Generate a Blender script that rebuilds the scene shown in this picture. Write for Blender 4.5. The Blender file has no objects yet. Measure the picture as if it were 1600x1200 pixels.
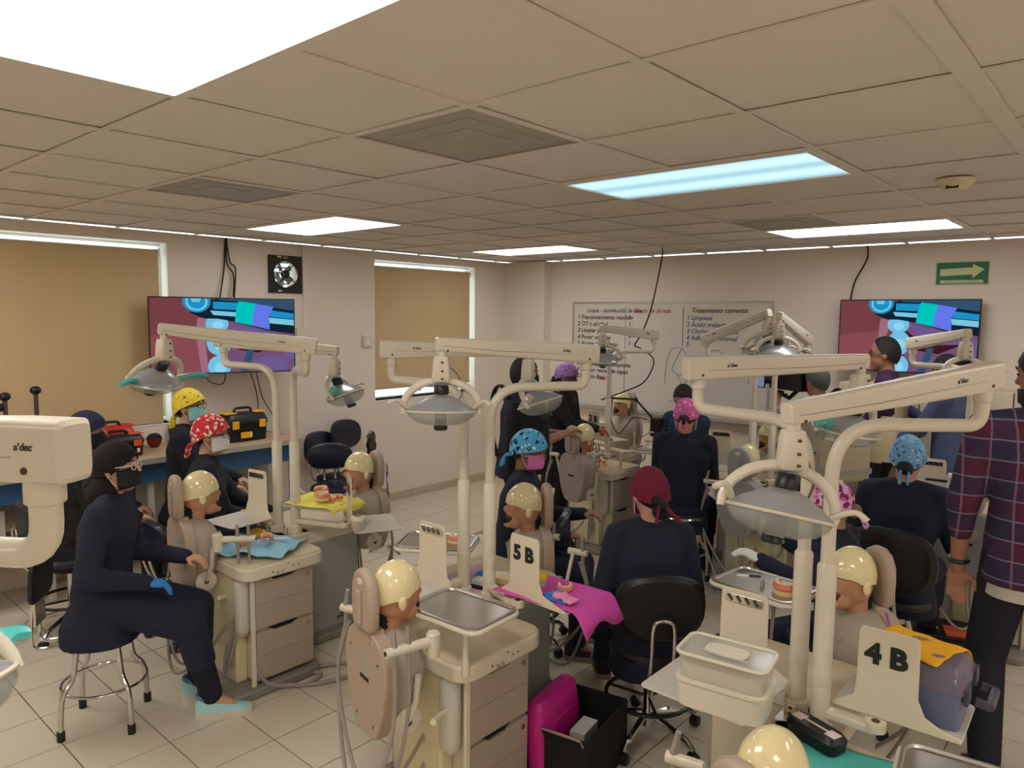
import bpy, math, random
from mathutils import Vector, Matrix
R = math.radians
random.seed(7)
sc = bpy.context.scene
col = sc.collection
# ------------------------------------------------------------------ camera, world, exposure
cam = bpy.data.cameras.new('camera'); camo = bpy.data.objects.new('camera', cam); col.objects.link(camo)
YAW, PITCH, ROLL = -.7232, -.0942, .0106
_f = Vector((math.sin(YAW)*math.cos(PITCH), math.cos(YAW)*math.cos(PITCH), math.sin(PITCH)))
_r = Vector((math.cos(YAW), -math.sin(YAW), 0)); _u = _r.cross(_f)
_r2 = _r*math.cos(ROLL)+_u*math.sin(ROLL); _u2 = -_r*math.sin(ROLL)+_u*math.cos(ROLL)
camo.matrix_world = Matrix(((_r2.x, _u2.x, -_f.x, 0), (_r2.y, _u2.y, -_f.y, 0), (_r2.z, _u2.z, -_f.z, 2.0), (0, 0, 0, 1)))
cam.sensor_width = 36; cam.lens = 36*1139.65/1600; cam.clip_start = .05
sc.camera = camo
w = bpy.data.worlds.new('world'); sc.world = w; w.use_nodes = True
w.node_tree.nodes['Background'].inputs[0].default_value = (.72, .9, 1, 1)
w.node_tree.nodes['Background'].inputs[1].default_value = 3.0
vs = sc.view_settings; vs.view_transform = 'Standard'; vs.look = 'None'; vs.gamma = 1; vs.use_curve_mapping = False
vs.exposure = 0.0
PANEL = 8.6       # emission of the ceiling panels
# ------------------------------------------------------------------ materials
def lin(c):
    return tuple(((x/255)/12.92 if x/255 <= .04045 else ((x/255+.055)/1.055)**2.4) for x in c)
MATS = {}
def mat(name, rgb=(200, 200, 200), rough=.5, metal=0, bump=0, bscale=60, var=0, vscale=4, emit=0, trans=0, spec=.5, coat=0):
    if name in MATS: return MATS[name]
    m = bpy.data.materials.new(name); m.use_nodes = True; MATS[name] = m
    nt = m.node_tree; b = nt.nodes['Principled BSDF']; c = lin(rgb)+(1,)
    b.inputs['Base Color'].default_value = c; b.inputs['Roughness'].default_value = rough; b.inputs['Metallic'].default_value = metal
    b.inputs['Specular IOR Level'].default_value = spec
    b.inputs['Coat Weight'].default_value = coat
    tc = nt.nodes.new('ShaderNodeTexCoord')
    if var or True:
        n = nt.nodes.new('ShaderNodeTexNoise'); n.inputs['Scale'].default_value = vscale; n.inputs['Detail'].default_value = 5
        nt.links.new(tc.outputs['Object'], n.inputs['Vector'])
        mx = nt.nodes.new('ShaderNodeMix'); mx.data_type = 'RGBA'
        v = var or .04
        mx.inputs[6].default_value = tuple(x*(1-v) for x in c[:3])+(1,); mx.inputs[7].default_value = tuple(min(1, x*(1+v)) for x in c[:3])+(1,)
        nt.links.new(n.outputs['Fac'], mx.inputs[0]); nt.links.new(mx.outputs[2], b.inputs['Base Color'])
    if bump:
        n2 = nt.nodes.new('ShaderNodeTexNoise'); n2.inputs['Scale'].default_value = bscale; n2.inputs['Detail'].default_value = 4
        bp = nt.nodes.new('ShaderNodeBump'); bp.inputs['Strength'].default_value = bump; bp.inputs['Distance'].default_value = .02
        nt.links.new(tc.outputs['Object'], n2.inputs['Vector']); nt.links.new(n2.outputs['Fac'], bp.inputs['Height']); nt.links.new(bp.outputs['Normal'], b.inputs['Normal'])
    if emit:
        b.inputs['Emission Color'].default_value = c; b.inputs['Emission Strength'].default_value = emit
    return m
def emis(name, rgb, s, tube=False):
    if name in MATS: return MATS[name]
    m = bpy.data.materials.new(name); m.use_nodes = True; MATS[name] = m
    nt = m.node_tree; nt.nodes.clear(); o = nt.nodes.new('ShaderNodeOutputMaterial'); e = nt.nodes.new('ShaderNodeEmission')
    e.inputs[0].default_value = tuple(rgb)+(1,); e.inputs[1].default_value = s; nt.links.new(e.outputs[0], o.inputs[0])
    if tube:   # prismatic lens: two tubes behind the diffuser, fine ribs
        tc = nt.nodes.new('ShaderNodeTexCoord'); sp = nt.nodes.new('ShaderNodeSeparateXYZ'); nt.links.new(tc.outputs['Object'], sp.inputs[0])
        a = nt.nodes.new('ShaderNodeMath'); a.operation = 'MULTIPLY'; a.inputs[1].default_value = 2*math.pi/.28; nt.links.new(sp.outputs['Y'], a.inputs[0])
        c = nt.nodes.new('ShaderNodeMath'); c.operation = 'COSINE'; nt.links.new(a.outputs[0], c.inputs[0])
        d = nt.nodes.new('ShaderNodeMath'); d.operation = 'MULTIPLY_ADD'; d.inputs[1].default_value = -.22*s; d.inputs[2].default_value = s*.9; nt.links.new(c.outputs[0], d.inputs[0])
        nt.links.new(d.outputs[0], e.inputs[1])
    return m
def clear(name, rgb, fac, rough=.05):     # thin clear plastic: part see-through, part glossy, part tinted
    if name in MATS: return MATS[name]
    m = bpy.data.materials.new(name); m.use_nodes = True; MATS[name] = m
    nt = m.node_tree; b = nt.nodes['Principled BSDF']; b.inputs['Base Color'].default_value = lin(rgb)+(1,); b.inputs['Roughness'].default_value = rough
    t = nt.nodes.new('ShaderNodeBsdfTransparent'); t.inputs[0].default_value = tuple(.6+.4*x for x in lin(rgb))+(1,)
    mx = nt.nodes.new('ShaderNodeMixShader'); mx.inputs[0].default_value = fac
    nt.links.new(t.outputs[0], mx.inputs[1]); nt.links.new(b.outputs[0], mx.inputs[2]); nt.links.new(mx.outputs[0], nt.nodes['Material Output'].inputs[0])
    return m
def spots(name, base, s1, s2, scale=28, th=.33):   # printed cotton: blotches of two colours on a ground
    if name in MATS: return MATS[name]
    m = mat(name, base, .85, bump=.15, bscale=40); nt = m.node_tree; b = nt.nodes['Principled BSDF']
    tc = nt.nodes.new('ShaderNodeTexCoord'); prev = None; base_l = lin(base)+(1,)
    col_in = None
    for k, (c, sc_, t_) in enumerate(((s1, scale, th), (s2, scale*1.25, th*.72))):
        v = nt.nodes.new('ShaderNodeTexVoronoi'); v.inputs['Scale'].default_value = sc_; v.inputs['Randomness'].default_value = .9
        nz = nt.nodes.new('ShaderNodeTexNoise'); nz.inputs['Scale'].default_value = sc_*1.6
        ad = nt.nodes.new('ShaderNodeMix'); ad.data_type = 'VECTOR'; ad.inputs[0].default_value = .035
        mp = nt.nodes.new('ShaderNodeMapping'); mp.inputs['Location'].default_value = (k*3.1, k*1.7, k)
        nt.links.new(tc.outputs['Object'], mp.inputs[0]); nt.links.new(mp.outputs[0], nz.inputs['Vector'])
        nt.links.new(mp.outputs[0], ad.inputs[4]); nt.links.new(nz.outputs['Color'], ad.inputs[5]); nt.links.new(ad.outputs[1], v.inputs['Vector'])
        lt = nt.nodes.new('ShaderNodeMath'); lt.operation = 'LESS_THAN'; lt.inputs[1].default_value = t_; nt.links.new(v.outputs['Distance'], lt.inputs[0])
        mx = nt.nodes.new('ShaderNodeMix'); mx.data_type = 'RGBA'
        if prev is None: mx.inputs[6].default_value = base_l
        else: nt.links.new(prev, mx.inputs[6])
        mx.inputs[7].default_value = lin(c)+(1,); nt.links.new(lt.outputs[0], mx.inputs[0]); prev = mx.outputs[2]
    nt.links.new(prev, b.inputs['Base Color'])
    return m
def plaid(name):
    m = mat(name, (70, 50, 75), .9, bump=.3, bscale=25); nt = m.node_tree; b = nt.nodes['Principled BSDF']
    tc = nt.nodes.new('ShaderNodeTexCoord'); sp = nt.nodes.new('ShaderNodeSeparateXYZ'); nt.links.new(tc.outputs['Object'], sp.inputs[0])
    ad = nt.nodes.new('ShaderNodeMath'); ad.operation = 'ADD'; nt.links.new(sp.outputs['X'], ad.inputs[0]); ad.inputs[1].default_value = 2.0
    prev = None
    for k, (src, per, wd, c) in enumerate(((ad.outputs[0], .17, .5, (96, 24, 52)), (sp.outputs['Z'], .16, .5, (36, 44, 74)), (ad.outputs[0], .085, .09, (150, 110, 125)), (sp.outputs['Z'], .08, .08, (140, 140, 165)))):
        mu = nt.nodes.new('ShaderNodeMath'); mu.operation = 'DIVIDE'; mu.inputs[1].default_value = per; nt.links.new(src, mu.inputs[0])
        fr = nt.nodes.new('ShaderNodeMath'); fr.operation = 'FRACT'; nt.links.new(mu.outputs[0], fr.inputs[0])
        lt = nt.nodes.new('ShaderNodeMath'); lt.operation = 'LESS_THAN'; lt.inputs[1].default_value = wd; nt.links.new(fr.outputs[0], lt.inputs[0])
        hf = nt.nodes.new('ShaderNodeMath'); hf.operation = 'MULTIPLY'; hf.inputs[1].default_value = .62; nt.links.new(lt.outputs[0], hf.inputs[0])
        mx = nt.nodes.new('ShaderNodeMix'); mx.data_type = 'RGBA'
        if prev is None: mx.inputs[6].default_value = lin((66, 40, 70))+(1,)
        else: nt.links.new(prev, mx.inputs[6])
        mx.inputs[7].default_value = lin(c)+(1,); nt.links.new(hf.outputs[0], mx.inputs[0]); prev = mx.outputs[2]
    nt.links.new(prev, b.inputs['Base Color']); return m
CREAM = mat('cream plastic', (222, 211, 188), .35, coat=.15)
CREAM2 = mat('cream lamp enamel', (218, 208, 188), .3, coat=.15)
TAN = mat('tan worktop', (212, 194, 162), .4)
TAUPE = mat('taupe drawer', (176, 160, 142), .5)
TORSO = mat('taupe shell', (178, 158, 138), .5)
CHEST = mat('grey beige chest', (172, 160, 144), .5)
PALEY = mat('pale yellow side', (226, 214, 172), .45)
GREYP = mat('grey green panel', (158, 158, 148), .5)
GREYB = mat('grey blue plastic', (150, 156, 160), .45)
GREYF = mat('grey foot', (140, 132, 124), .5)
HOSE = mat('grey hose', (158, 148, 138), .5)
SKULL = mat('glossy cream skull', (236, 220, 168), .12, coat=.5)
FACE = mat('brown rubber face', (190, 138, 104), .55)
DARK = mat('dark slot', (22, 18, 16), .6)
BLACK = mat('black plastic', (16, 16, 18), .4)
BLACKM = mat('black matt', (13, 13, 15), .8)
CHROME = mat('chrome', (210, 208, 204), .15, 1)
STEEL = mat('brushed steel', (190, 185, 178), .32, 1)
SCREW = mat('screw', (90, 80, 68), .4, .7)
REFL = mat('lamp reflector', (170, 172, 176), .25, .35)
SHIELD = clear('clear shield', (225, 228, 226), .22)
TEAL = clear('teal barrier film', (90, 200, 196), .8, .15)
MOUTH = mat('dark mouth', (70, 22, 18), .5)
BOTTLE = clear('milky bottle', (232, 228, 214), .72, .35)
GUM = mat('salmon gum', (226, 132, 104), .35)
TOOTH = mat('tooth ivory', (240, 226, 190), .3)
PLASTER = mat('plaster base', (226, 204, 150), .7)
INK = mat('black ink', (24, 30, 30), .5)
LOGO = mat('grey ink', (110, 100, 88), .6)
NAVYV = mat('navy vinyl', (24, 27, 46), .35)
# ------------------------------------------------------------------ geometry helpers
def rotz(a): return Matrix.Rotation(R(a), 4, 'Z')
def T(x, y, z): return Matrix.Translation((x, y, z))
def frame(o, z, x=None):
    z = Vector(z).normalized(); x = Vector(x) if x is not None else Vector((1, 0, 0))
    if abs(z.dot(x.normalized())) > .98: x = Vector((0, 1, 0))
    y = z.cross(x).normalized(); x = y.cross(z)
    return Matrix(((x.x, y.x, z.x, o[0]), (x.y, y.y, z.y, o[1]), (x.z, y.z, z.z, o[2]), (0, 0, 0, 1)))
def rrect(w_, h_, r, n=4):
    pts = []
    for cx, cy, a0 in ((w_/2-r, h_/2-r, 0), (-w_/2+r, h_/2-r, 90), (-w_/2+r, -h_/2+r, 180), (w_/2-r, -h_/2+r, 270)):
        for k in range(n+1):
            a = R(a0+90*k/n); pts.append((cx+r*math.cos(a), cy+r*math.sin(a)))
    return pts
def bez(pts, n=8):      # Catmull-Rom through the points
    P = [Vector(p) for p in pts]; out = []
    for i in range(len(P)-1):
        p0 = P[max(0, i-1)]; p1 = P[i]; p2 = P[i+1]; p3 = P[min(len(P)-1, i+2)]
        for k in range(n):
            t = k/n
            out.append(.5*((2*p1)+(p2-p0)*t+(2*p0-5*p1+4*p2-p3)*t*t+(-p0+3*p1-3*p2+p3)*t**3))
    out.append(P[-1]); return out
class G:
    def __init__(s): s.v = []; s.f = []; s.m = []; s.M = Matrix.Identity(4); s.mi = 0
    def add(s, vs_, fs):
        b = len(s.v); s.v += [tuple(s.M @ Vector(p)) for p in vs_]
        s.f += [tuple(b+i for i in f) for f in fs]; s.m += [s.mi]*len(fs); return s
    def box(s, x0, x1, y0, y1, z0, z1, M=None):
        v = [Vector((x, y, z)) for z in (z0, z1) for y in (y0, y1) for x in (x0, x1)]
        if M: v = [M @ p for p in v]
        return s.add(v, [(0, 2, 3, 1), (4, 5, 7, 6), (0, 1, 5, 4), (2, 6, 7, 3), (0, 4, 6, 2), (1, 3, 7, 5)])
    def rings(s, rs, caps=True, closed=False):
        n = len(rs[0]); v = [p for r in rs for p in r]; f = []
        for i in range(len(rs)-(0 if closed else 1)):
            a = i*n; b = ((i+1) % len(rs))*n
            for k in range(n): f.append((a+k, a+(k+1) % n, b+(k+1) % n, b+k))
        if caps and not closed:
            f.append(tuple(range(n-1, -1, -1))); f.append(tuple((len(rs)-1)*n+k for k in range(n)))
        return s.add(v, f)
    def tube(s, pts, r, n=10, closed=False, flat=1.0, caps=True):
        P = [Vector(p) for p in pts]; rs = []; x = None
        for i, p in enumerate(P):
            if closed: d = P[(i+1) % len(P)]-P[i-1]
            else: d = P[min(i+1, len(P)-1)]-P[max(0, i-1)]
            if d.length < 1e-7: d = Vector((0, 0, 1))
            d.normalize()
            if x is None:
                x = Vector((1, 0, 0)) if abs(d.x) < .9 else Vector((0, 1, 0))
            x = (x-d*x.dot(d)).normalized(); y = d.cross(x)
            rr = r[i] if isinstance(r, (list, tuple)) else r
            rs.append([p+x*rr*math.cos(2*math.pi*k/n)+y*rr*flat*math.sin(2*math.pi*k/n) for k in range(n)])
        return s.rings(rs, caps, closed)
    def lathe(s, prof, n=20, M=None, sy=1.0):
        rs = [[Vector((r*math.cos(2*math.pi*k/n), r*sy*math.sin(2*math.pi*k/n), z)) for k in range(n)] for r, z in prof]
        if M: rs = [[M @ p for p in r] for r in rs]
        return s.rings(rs)
    def prism(s, poly, t0, t1, M=None):
        rs = [[Vector((x, y, t)) for x, y in poly] for t in (t0, t1)]
        if M: rs = [[M @ p for p in r] for r in rs]
        return s.rings(rs)
    def ell(s, c, r, M=None, nu=14, nv=10):
        rs = []
        for j in range(1, nv):
            a = math.pi*j/nv-math.pi/2
            rs.append([Vector((r[0]*math.cos(a)*math.cos(2*math.pi*k/nu), r[1]*math.cos(a)*math.sin(2*math.pi*k/nu), r[2]*math.sin(a))) for k in range(nu)])
        v = [p for q in rs for p in q]+[Vector((0, 0, -r[2])), Vector((0, 0, r[2]))]; f = []
        for i in range(nv-2):
            for k in range(nu): f.append((i*nu+k, i*nu+(k+1) % nu, (i+1)*nu+(k+1) % nu, (i+1)*nu+k))
        b = (nv-1)*nu
        for k in range(nu): f.append((b, (k+1) % nu, k)); f.append((b+1, (nv-2)*nu+k, (nv-2)*nu+(k+1) % nu))
        c = Vector(c)
        return s.add([((M.to_3x3() @ p) if M else p)+c for p in v], f)
    def cap(s, p0, p1, r0, r1, n=12):      # tapered capsule
        p0 = Vector(p0); p1 = Vector(p1); d = p1-p0; L = d.length or 1e-4; d = d/L
        pr = [(r0*math.sin(a), -r0*math.cos(a)) for a in (.25, .8, 1.25)]+[(r0, 0), (r1, L)]+[(r1*math.cos(a), L+r1*math.sin(a)) for a in (.35, .8, 1.3)]
        return s.lathe(pr, n, frame(p0, d))
    def loft(s, secs, n=18, p=2.3):       # secs: (centre, half width, half depth, side vec, fwd vec), superellipse
        rs = []
        for c, a, b, x, y in secs:
            c = Vector(c); q = []
            for k in range(n):
                t = 2*math.pi*k/n; cs = math.cos(t); sn = math.sin(t)
                q.append(c+Vector(x)*a*math.copysign(abs(cs)**(2/p), cs)+Vector(y)*b*math.copysign(abs(sn)**(2/p), sn))
            rs.append(q)
        return s.rings(rs)
    def mesh(s, name, mats, smooth=True, angle=40):
        me = bpy.data.meshes.new(name); me.from_pydata(s.v, [], s.f)
        for m in (mats if isinstance(mats, (list, tuple)) else [mats]): me.materials.append(m)
        if max(s.m, default=0): me.polygons.foreach_set('material_index', s.m)
        if smooth:
            me.polygons.foreach_set('use_smooth', [True]*len(me.polygons)); me.set_sharp_from_angle(angle=R(angle))
        me.update(); return me
    def obj(s, name, mats, parent=None, smooth=True, bevel=0, seg=2, angle=40, label=None):
        return link(name, s.mesh(name, mats, smooth, angle), parent, bevel, seg, label)
def link(name, me, parent=None, bevel=0, seg=2, label=None):
    o = bpy.data.objects.new(name, me); col.objects.link(o)
    if parent: o.parent = parent
    if bevel:
        b = o.modifiers.new('bevel', 'BEVEL'); b.width = bevel; b.segments = seg; b.limit_method = 'ANGLE'; b.angle_limit = R(35); b.harden_normals = False
    if label: o['label'] = label
    return o
def tag(o, label, cat, group=None):
    o['label'] = label; o['category'] = cat
    if group: o['group'] = group
    return o
def thing(name, label, cat, loc=(0, 0, 0), rz=0, group=None):
    o = bpy.data.objects.new(name, None); col.objects.link(o); o.empty_display_size = .05
    o.location = loc; o.rotation_euler = (0, 0, R(rz)); return tag(o, label, cat, group)
def struct(name, g, m, parent=None, **k):
    o = g.obj(name, m, parent, **k)
    if parent is None: o['kind'] = 'structure'
    return o
def blob(g, voxel, it=4, cut=None):      # weld overlapping solids into one continuous skin
    me = g.mesh('tmp', [CREAM], False); o = bpy.data.objects.new('tmp', me); col.objects.link(o)
    r = o.modifiers.new('r', 'REMESH'); r.mode = 'VOXEL'; r.voxel_size = voxel
    if it:
        s_ = o.modifiers.new('s', 'SMOOTH'); s_.factor = .5; s_.iterations = it
    dg = bpy.context.evaluated_depsgraph_get(); out = bpy.data.meshes.new_from_object(o.evaluated_get(dg))
    bpy.data.objects.remove(o); bpy.data.meshes.remove(me); out.materials.clear()
    if cut:
        import bmesh
        b = bmesh.new(); b.from_mesh(out)
        bmesh.ops.delete(b, geom=[v for v in b.verts if cut(v.co)], context='VERTS'); b.to_mesh(out); b.free()
    out.polygons.foreach_set('use_smooth', [True]*len(out.polygons)); return out
def bobj(name, me, m, parent, label=None):
    me.materials.append(m); me.name = name; return link(name, me, parent, label=label)
TXT = {}
def text(name, s_, size, m, parent, M, ext=.0006, bold=0, align='CENTER', shear=0):
    k = (s_, size, bold, align, shear, m.name)
    if k not in TXT:
        c = bpy.data.curves.new('t', 'FONT'); c.body = s_; c.size = size; c.extrude = ext; c.offset = bold; c.align_x = align; c.align_y = 'CENTER'; c.shear = shear; c.resolution_u = 3
        o = bpy.data.objects.new('t', c); col.objects.link(o); dg = bpy.context.evaluated_depsgraph_get()
        me = bpy.data.meshes.new_from_object(o.evaluated_get(dg)); bpy.data.objects.remove(o); me.materials.clear(); me.materials.append(m); TXT[k] = me
    o = link(name, TXT[k], parent); o.matrix_local = M; return o
def rigid(x, z, o):     # matrix with local x along x and local z along z
    x = Vector(x).normalized(); z = Vector(z).normalized(); y = z.cross(x)
    return Matrix(((x.x, y.x, z.x, o[0]), (x.y, y.y, z.y, o[1]), (x.z, y.z, z.z, o[2]), (0, 0, 0, 1)))
# ------------------------------------------------------------------ room
X0, X1, Y0, Y1, H = -6.05, 2.2, -4.6, 6.87, 2.635
WALL = mat('painted wall', (232, 218, 203), .75, bump=.05, bscale=120, var=.015, vscale=1.5)
CEILT = mat('ceiling tile', (228, 220, 210), .9, bump=.25, bscale=220, var=.03, vscale=3)
TBAR = mat('ceiling t bar', (226, 218, 208), .6)
TILE = mat('floor tile glaze', (212, 200, 178), .3, var=.05, vscale=2.5, bump=.02, bscale=30)
GROUT = mat('grout', (88, 74, 60), .9)
SKIRT = mat('skirting tile', (198, 182, 156), .45, var=.04)
# floor with separate tiles
floor = struct('floor', G().box(X0-.2, X1, Y0, Y1+.2, -.06, -.003), GROUT)
TS = .338
tg = G().box(-.1664, .1664, -.1664, .1664, -.006, 0); tme = tg.mesh('tile', TILE, False)
cells = []
for i in range(-10, 20):
    for j in range(-19, 20):
        cx = -3.656+TS*(i+.5); cy = 1.376+TS*(j+.5)
        x0, x1, y0, y1 = max(cx-.1664, X0), min(cx+.1664, X1), max(cy-.1664, Y0), min(cy+.1664, Y1)
        if x1-x0 < .02 or y1-y0 < .02: continue
        d = _f.x*cx+_f.y*cy; s_ = _r.x*cx+_r.y*cy
        vis = d > .6 and abs(s_)/d < .80 and d > 2.2
        cells.append((0 if vis else 1, d, cx, cy, x0, x1, y0, y1))
cells.sort()
rest = G()
for k, (nv, d, cx, cy, x0, x1, y0, y1) in enumerate(cells):
    if k < 300 and not nv:
        if x1-x0 > .332 and y1-y0 > .332:
            o = link('tile', tme, floor); o.location = (cx, cy, random.uniform(-.0006, .0004))
        else: G().box(x0, x1, y0, y1, -.006, 0).obj('tile', TILE, floor, False)
    else: rest.box(x0, x1, y0, y1, -.006, 0)
ro = rest.obj('tile_field', TILE, floor, False); ro['kind'] = 'stuff'
# walls
W1 = (.15, 2.62, 1.09, 2.55); W2 = (4.71, 6.18, 1.10, 2.55); FN = (3.535, 3.825, 2.205, 2.495)
g = G()
def wl(y0, y1, z0, z1): g.box(X0-.2, X0, y0, y1, z0, z1)
wl(Y0, W1[0], 0, H); wl(W1[0], W1[1], 0, W1[2]); wl(W1[0], W1[1], W1[3], H); wl(W1[1], FN[0], 0, H); wl(FN[0], FN[1], 0, FN[2]); wl(FN[0], FN[1], FN[3], H)
wl(FN[1], W2[0], 0, H); wl(W2[0], W2[1], 0, W2[2]); wl(W2[0], W2[1], W2[3], H); wl(W2[1], Y1+.2, 0, H)
struct('wall_left', g, WALL, smooth=False)
struct('wall_back', G().box(X0, X1+.2, Y1, Y1+.2, 0, H), WALL, smooth=False)
struct('wall_right', G().box(X1, X1+.2, Y0-.2, Y1, 0, H), WALL, smooth=False)
struct('wall_front', G().box(X0-.2, X1, Y0-.2, Y0, 0, H), WALL, smooth=False)
struct('wall_pillar', G().box(X0, -5.45, 6.73, Y1, 0, H), WALL, smooth=False)
def skirting(name, n, pos, vert):
    b = bpy.data.objects.new(name, None); col.objects.link(b); b['kind'] = 'structure'
    for k in range(n):
        a = pos[2]+k*TS; e = min(a+TS-.004, pos[3])
        if e-a < .02: continue
        gg = G()
        if vert: gg.box(pos[0], pos[1], a, e, 0, .085)
        else: gg.box(a, e, pos[0], pos[1], 0, .085)
        gg.obj('skirting_tile', SKIRT, b, False)
skirting('baseboard_left', 30, (X0, X0+.012, 3.5, 6.73), True)
skirting('baseboard_pillar', 2, (6.718, 6.73, X0+.012, -5.45), False)
skirting('baseboard_back', 30, (Y1-.012, Y1, -5.45, X1), False)
# ceiling: tiles, bars, light cells
ceil_o = struct('ceiling', G().box(X0-.2, X1+.2, Y0-.2, Y1+.2, H+.03, H+.08), mat('plenum', (120, 112, 104), .9), smooth=False)
GX, GY, S = -2.247, 1.028, .61
LIGHTC = {}
for li, j in ((-5, -5), (-5, 0), (-5, 5), (-1, -5), (3, -5), (7, -5), (-1, 0), (3, 0), (7, 0), (-1, 5), (3, 5), (7, 5)):
    LIGHTC[(li, j)] = 1; LIGHTC[(li, j+1)] = 1
VENTC = [(1, 0), (1, -3), (6, 0)]
ctm = G().box(-.297, .297, -.297, .297, 0, .016).mesh('ceiling_tile', CEILT, False)
for i in range(-10, 10):
    for j in range(-7, 8):
        if (i, j) in LIGHTC or (i, j) in VENTC: continue
        x0, x1, y0, y1 = GX+j*S+.008, GX+(j+1)*S-.008, GY+i*S+.008, GY+(i+1)*S-.008
        a0, a1, b0, b1 = max(x0, X0), min(x1, X1), max(y0, Y0), min(y1, Y1)
        if a1-a0 < .02 or b1-b0 < .02: continue
        if a1-a0 > .59 and b1-b0 > .59:
            o = link('ceiling_tile', ctm, ceil_o); o.location = ((x0+x1)/2, (y0+y1)/2, H+.0075+random.uniform(0, .003))
            o.rotation_euler = (random.uniform(-.003, .003), random.uniform(-.003, .003), 0)
        else: G().box(a0, a1, b0, b1, H+.012, H+.026).obj('ceiling_tile', CEILT, ceil_o, False)
for j in range(-6, 8):
    x = GX+j*S; wd = .03 if j == 3 else .012; gg = G(); y = Y0
    for i in [q for q in (-5, -1, 3, 7) if (q, j-1) in LIGHTC and (q, j) in LIGHTC]+[None]:      # the bar stops at a light panel
        e = Y1 if i is None else GY+i*S-.012
        gg.box(x-wd, x+wd, y, e, H, H+.006).box(x-.003, x+.003, y, e, H+.006, H+.03)
        if i is not None: y = GY+(i+1)*S+.012
    gg.obj('ceiling_bar', TBAR, ceil_o, False)
for i in range(-9, 10):
    y = GY+i*S
    G().box(X0, X1, y-.012, y+.012, H+.0005, H+.0062).box(X0, X1, y-.003, y+.003, H+.006, H+.03).obj('ceiling_bar', TBAR, ceil_o, False)
VENTM = mat('vent metal', (168, 164, 152), .5, .15, var=.18, vscale=6)
for n, (i, j) in enumerate(VENTC):
    v = thing('ceiling_vent', ('dusty grey square air diffuser in the ceiling above the middle benches', 'dusty grey ceiling air diffuser nearest the large blind', 'faint grey ceiling air diffuser just beyond the bluish light panel')[n], 'air vent', (GX+(j+.5)*S, GY+(i+.5)*S, H-.004), group='ceiling air diffusers')
    G().box(-.29, .29, -.29, .29, .012, .02).obj('plate', VENTM, v, False)
    for a in (.2, .11):
        G().prism(rrect(2*a, 2*a, .01), .004+.03*a, .0125).obj('diffuser_plate', VENTM, v, False)
def panel(i, j, label, m):
    t = thing('ceiling_light', label, 'ceiling light', (GX+(j+1)*S, GY+(i+.5)*S, H), group='recessed ceiling light panels')
    gg = G(); a, b = .598, .293
    for x0, x1, y0, y1 in ((-a, a, -b, -b+.018), (-a, a, b-.018, b), (-a, -a+.018, -b+.018, b-.018), (a-.018, a, -b+.018, b-.018)): gg.box(x0, x1, y0, y1, -.004, .02)
    gg.obj('frame', TBAR, t, False)
    G().box(-a+.018, a-.018, -b+.018, b-.018, .004, .012).obj('diffuser', m, t, False)
    G().box(-a, a, -b, b, .022, .028).obj('back_pan', TBAR, t, False)
WARM = emis('warm panel', (1, .97, .92), PANEL*1.42, True); WHITE = emis('neutral panel', (1, 1, .99), PANEL*.98, True); COOL = emis('cool panel', (.55, .86, 1), PANEL*.14, True)
panel(-1, 0, 'large warm glowing ceiling panel at the top left corner', WARM)
panel(3, 0, 'bluish ceiling light panel in the middle of the ceiling', COOL)
panel(7, 0, 'thin bright ceiling panel near the wall with the green sign', WHITE)
panel(3, -5, 'bright ceiling panel beside the wall fan', WHITE)
panel(7, -5, 'small bright ceiling panel by the corner pillar', WHITE)
for (i, j), l_ in (((-1, -5), 'ceiling panel over the counter end left of the view'), ((-1, 5), 'ceiling panel behind the viewer on the right'), ((3, 5), 'ceiling panel to the right of the man in plaid'), ((7, 5), 'ceiling panel in the far right corner'), ((-5, -5), 'added unseen ceiling panel for fill light in the rear left corner of the room'), ((-5, 0), 'added unseen ceiling panel for fill light behind the viewer in the middle'), ((-5, 5), 'added unseen ceiling panel for fill light in the rear right corner of the room')): panel(i, j, l_, WHITE if i > 0 else WARM)  # rearmost row is unseen, added to brighten the near floor and benches
sd = thing('smoke_detector', 'round cream smoke detector on the ceiling at the right', 'smoke detector', (-.736, 3.864, H))
G().lathe([(.0, .0), (.075, 0), (.075, -.018), (.058, -.032), (.04, -.05), (.0, -.052)], 28).obj('body', mat('detector', (226, 214, 178), .5), sd)
G().box(-.03, .02, -.052, -.036, -.045, -.03).obj('sensor_slot', DARK, sd, False)
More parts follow.
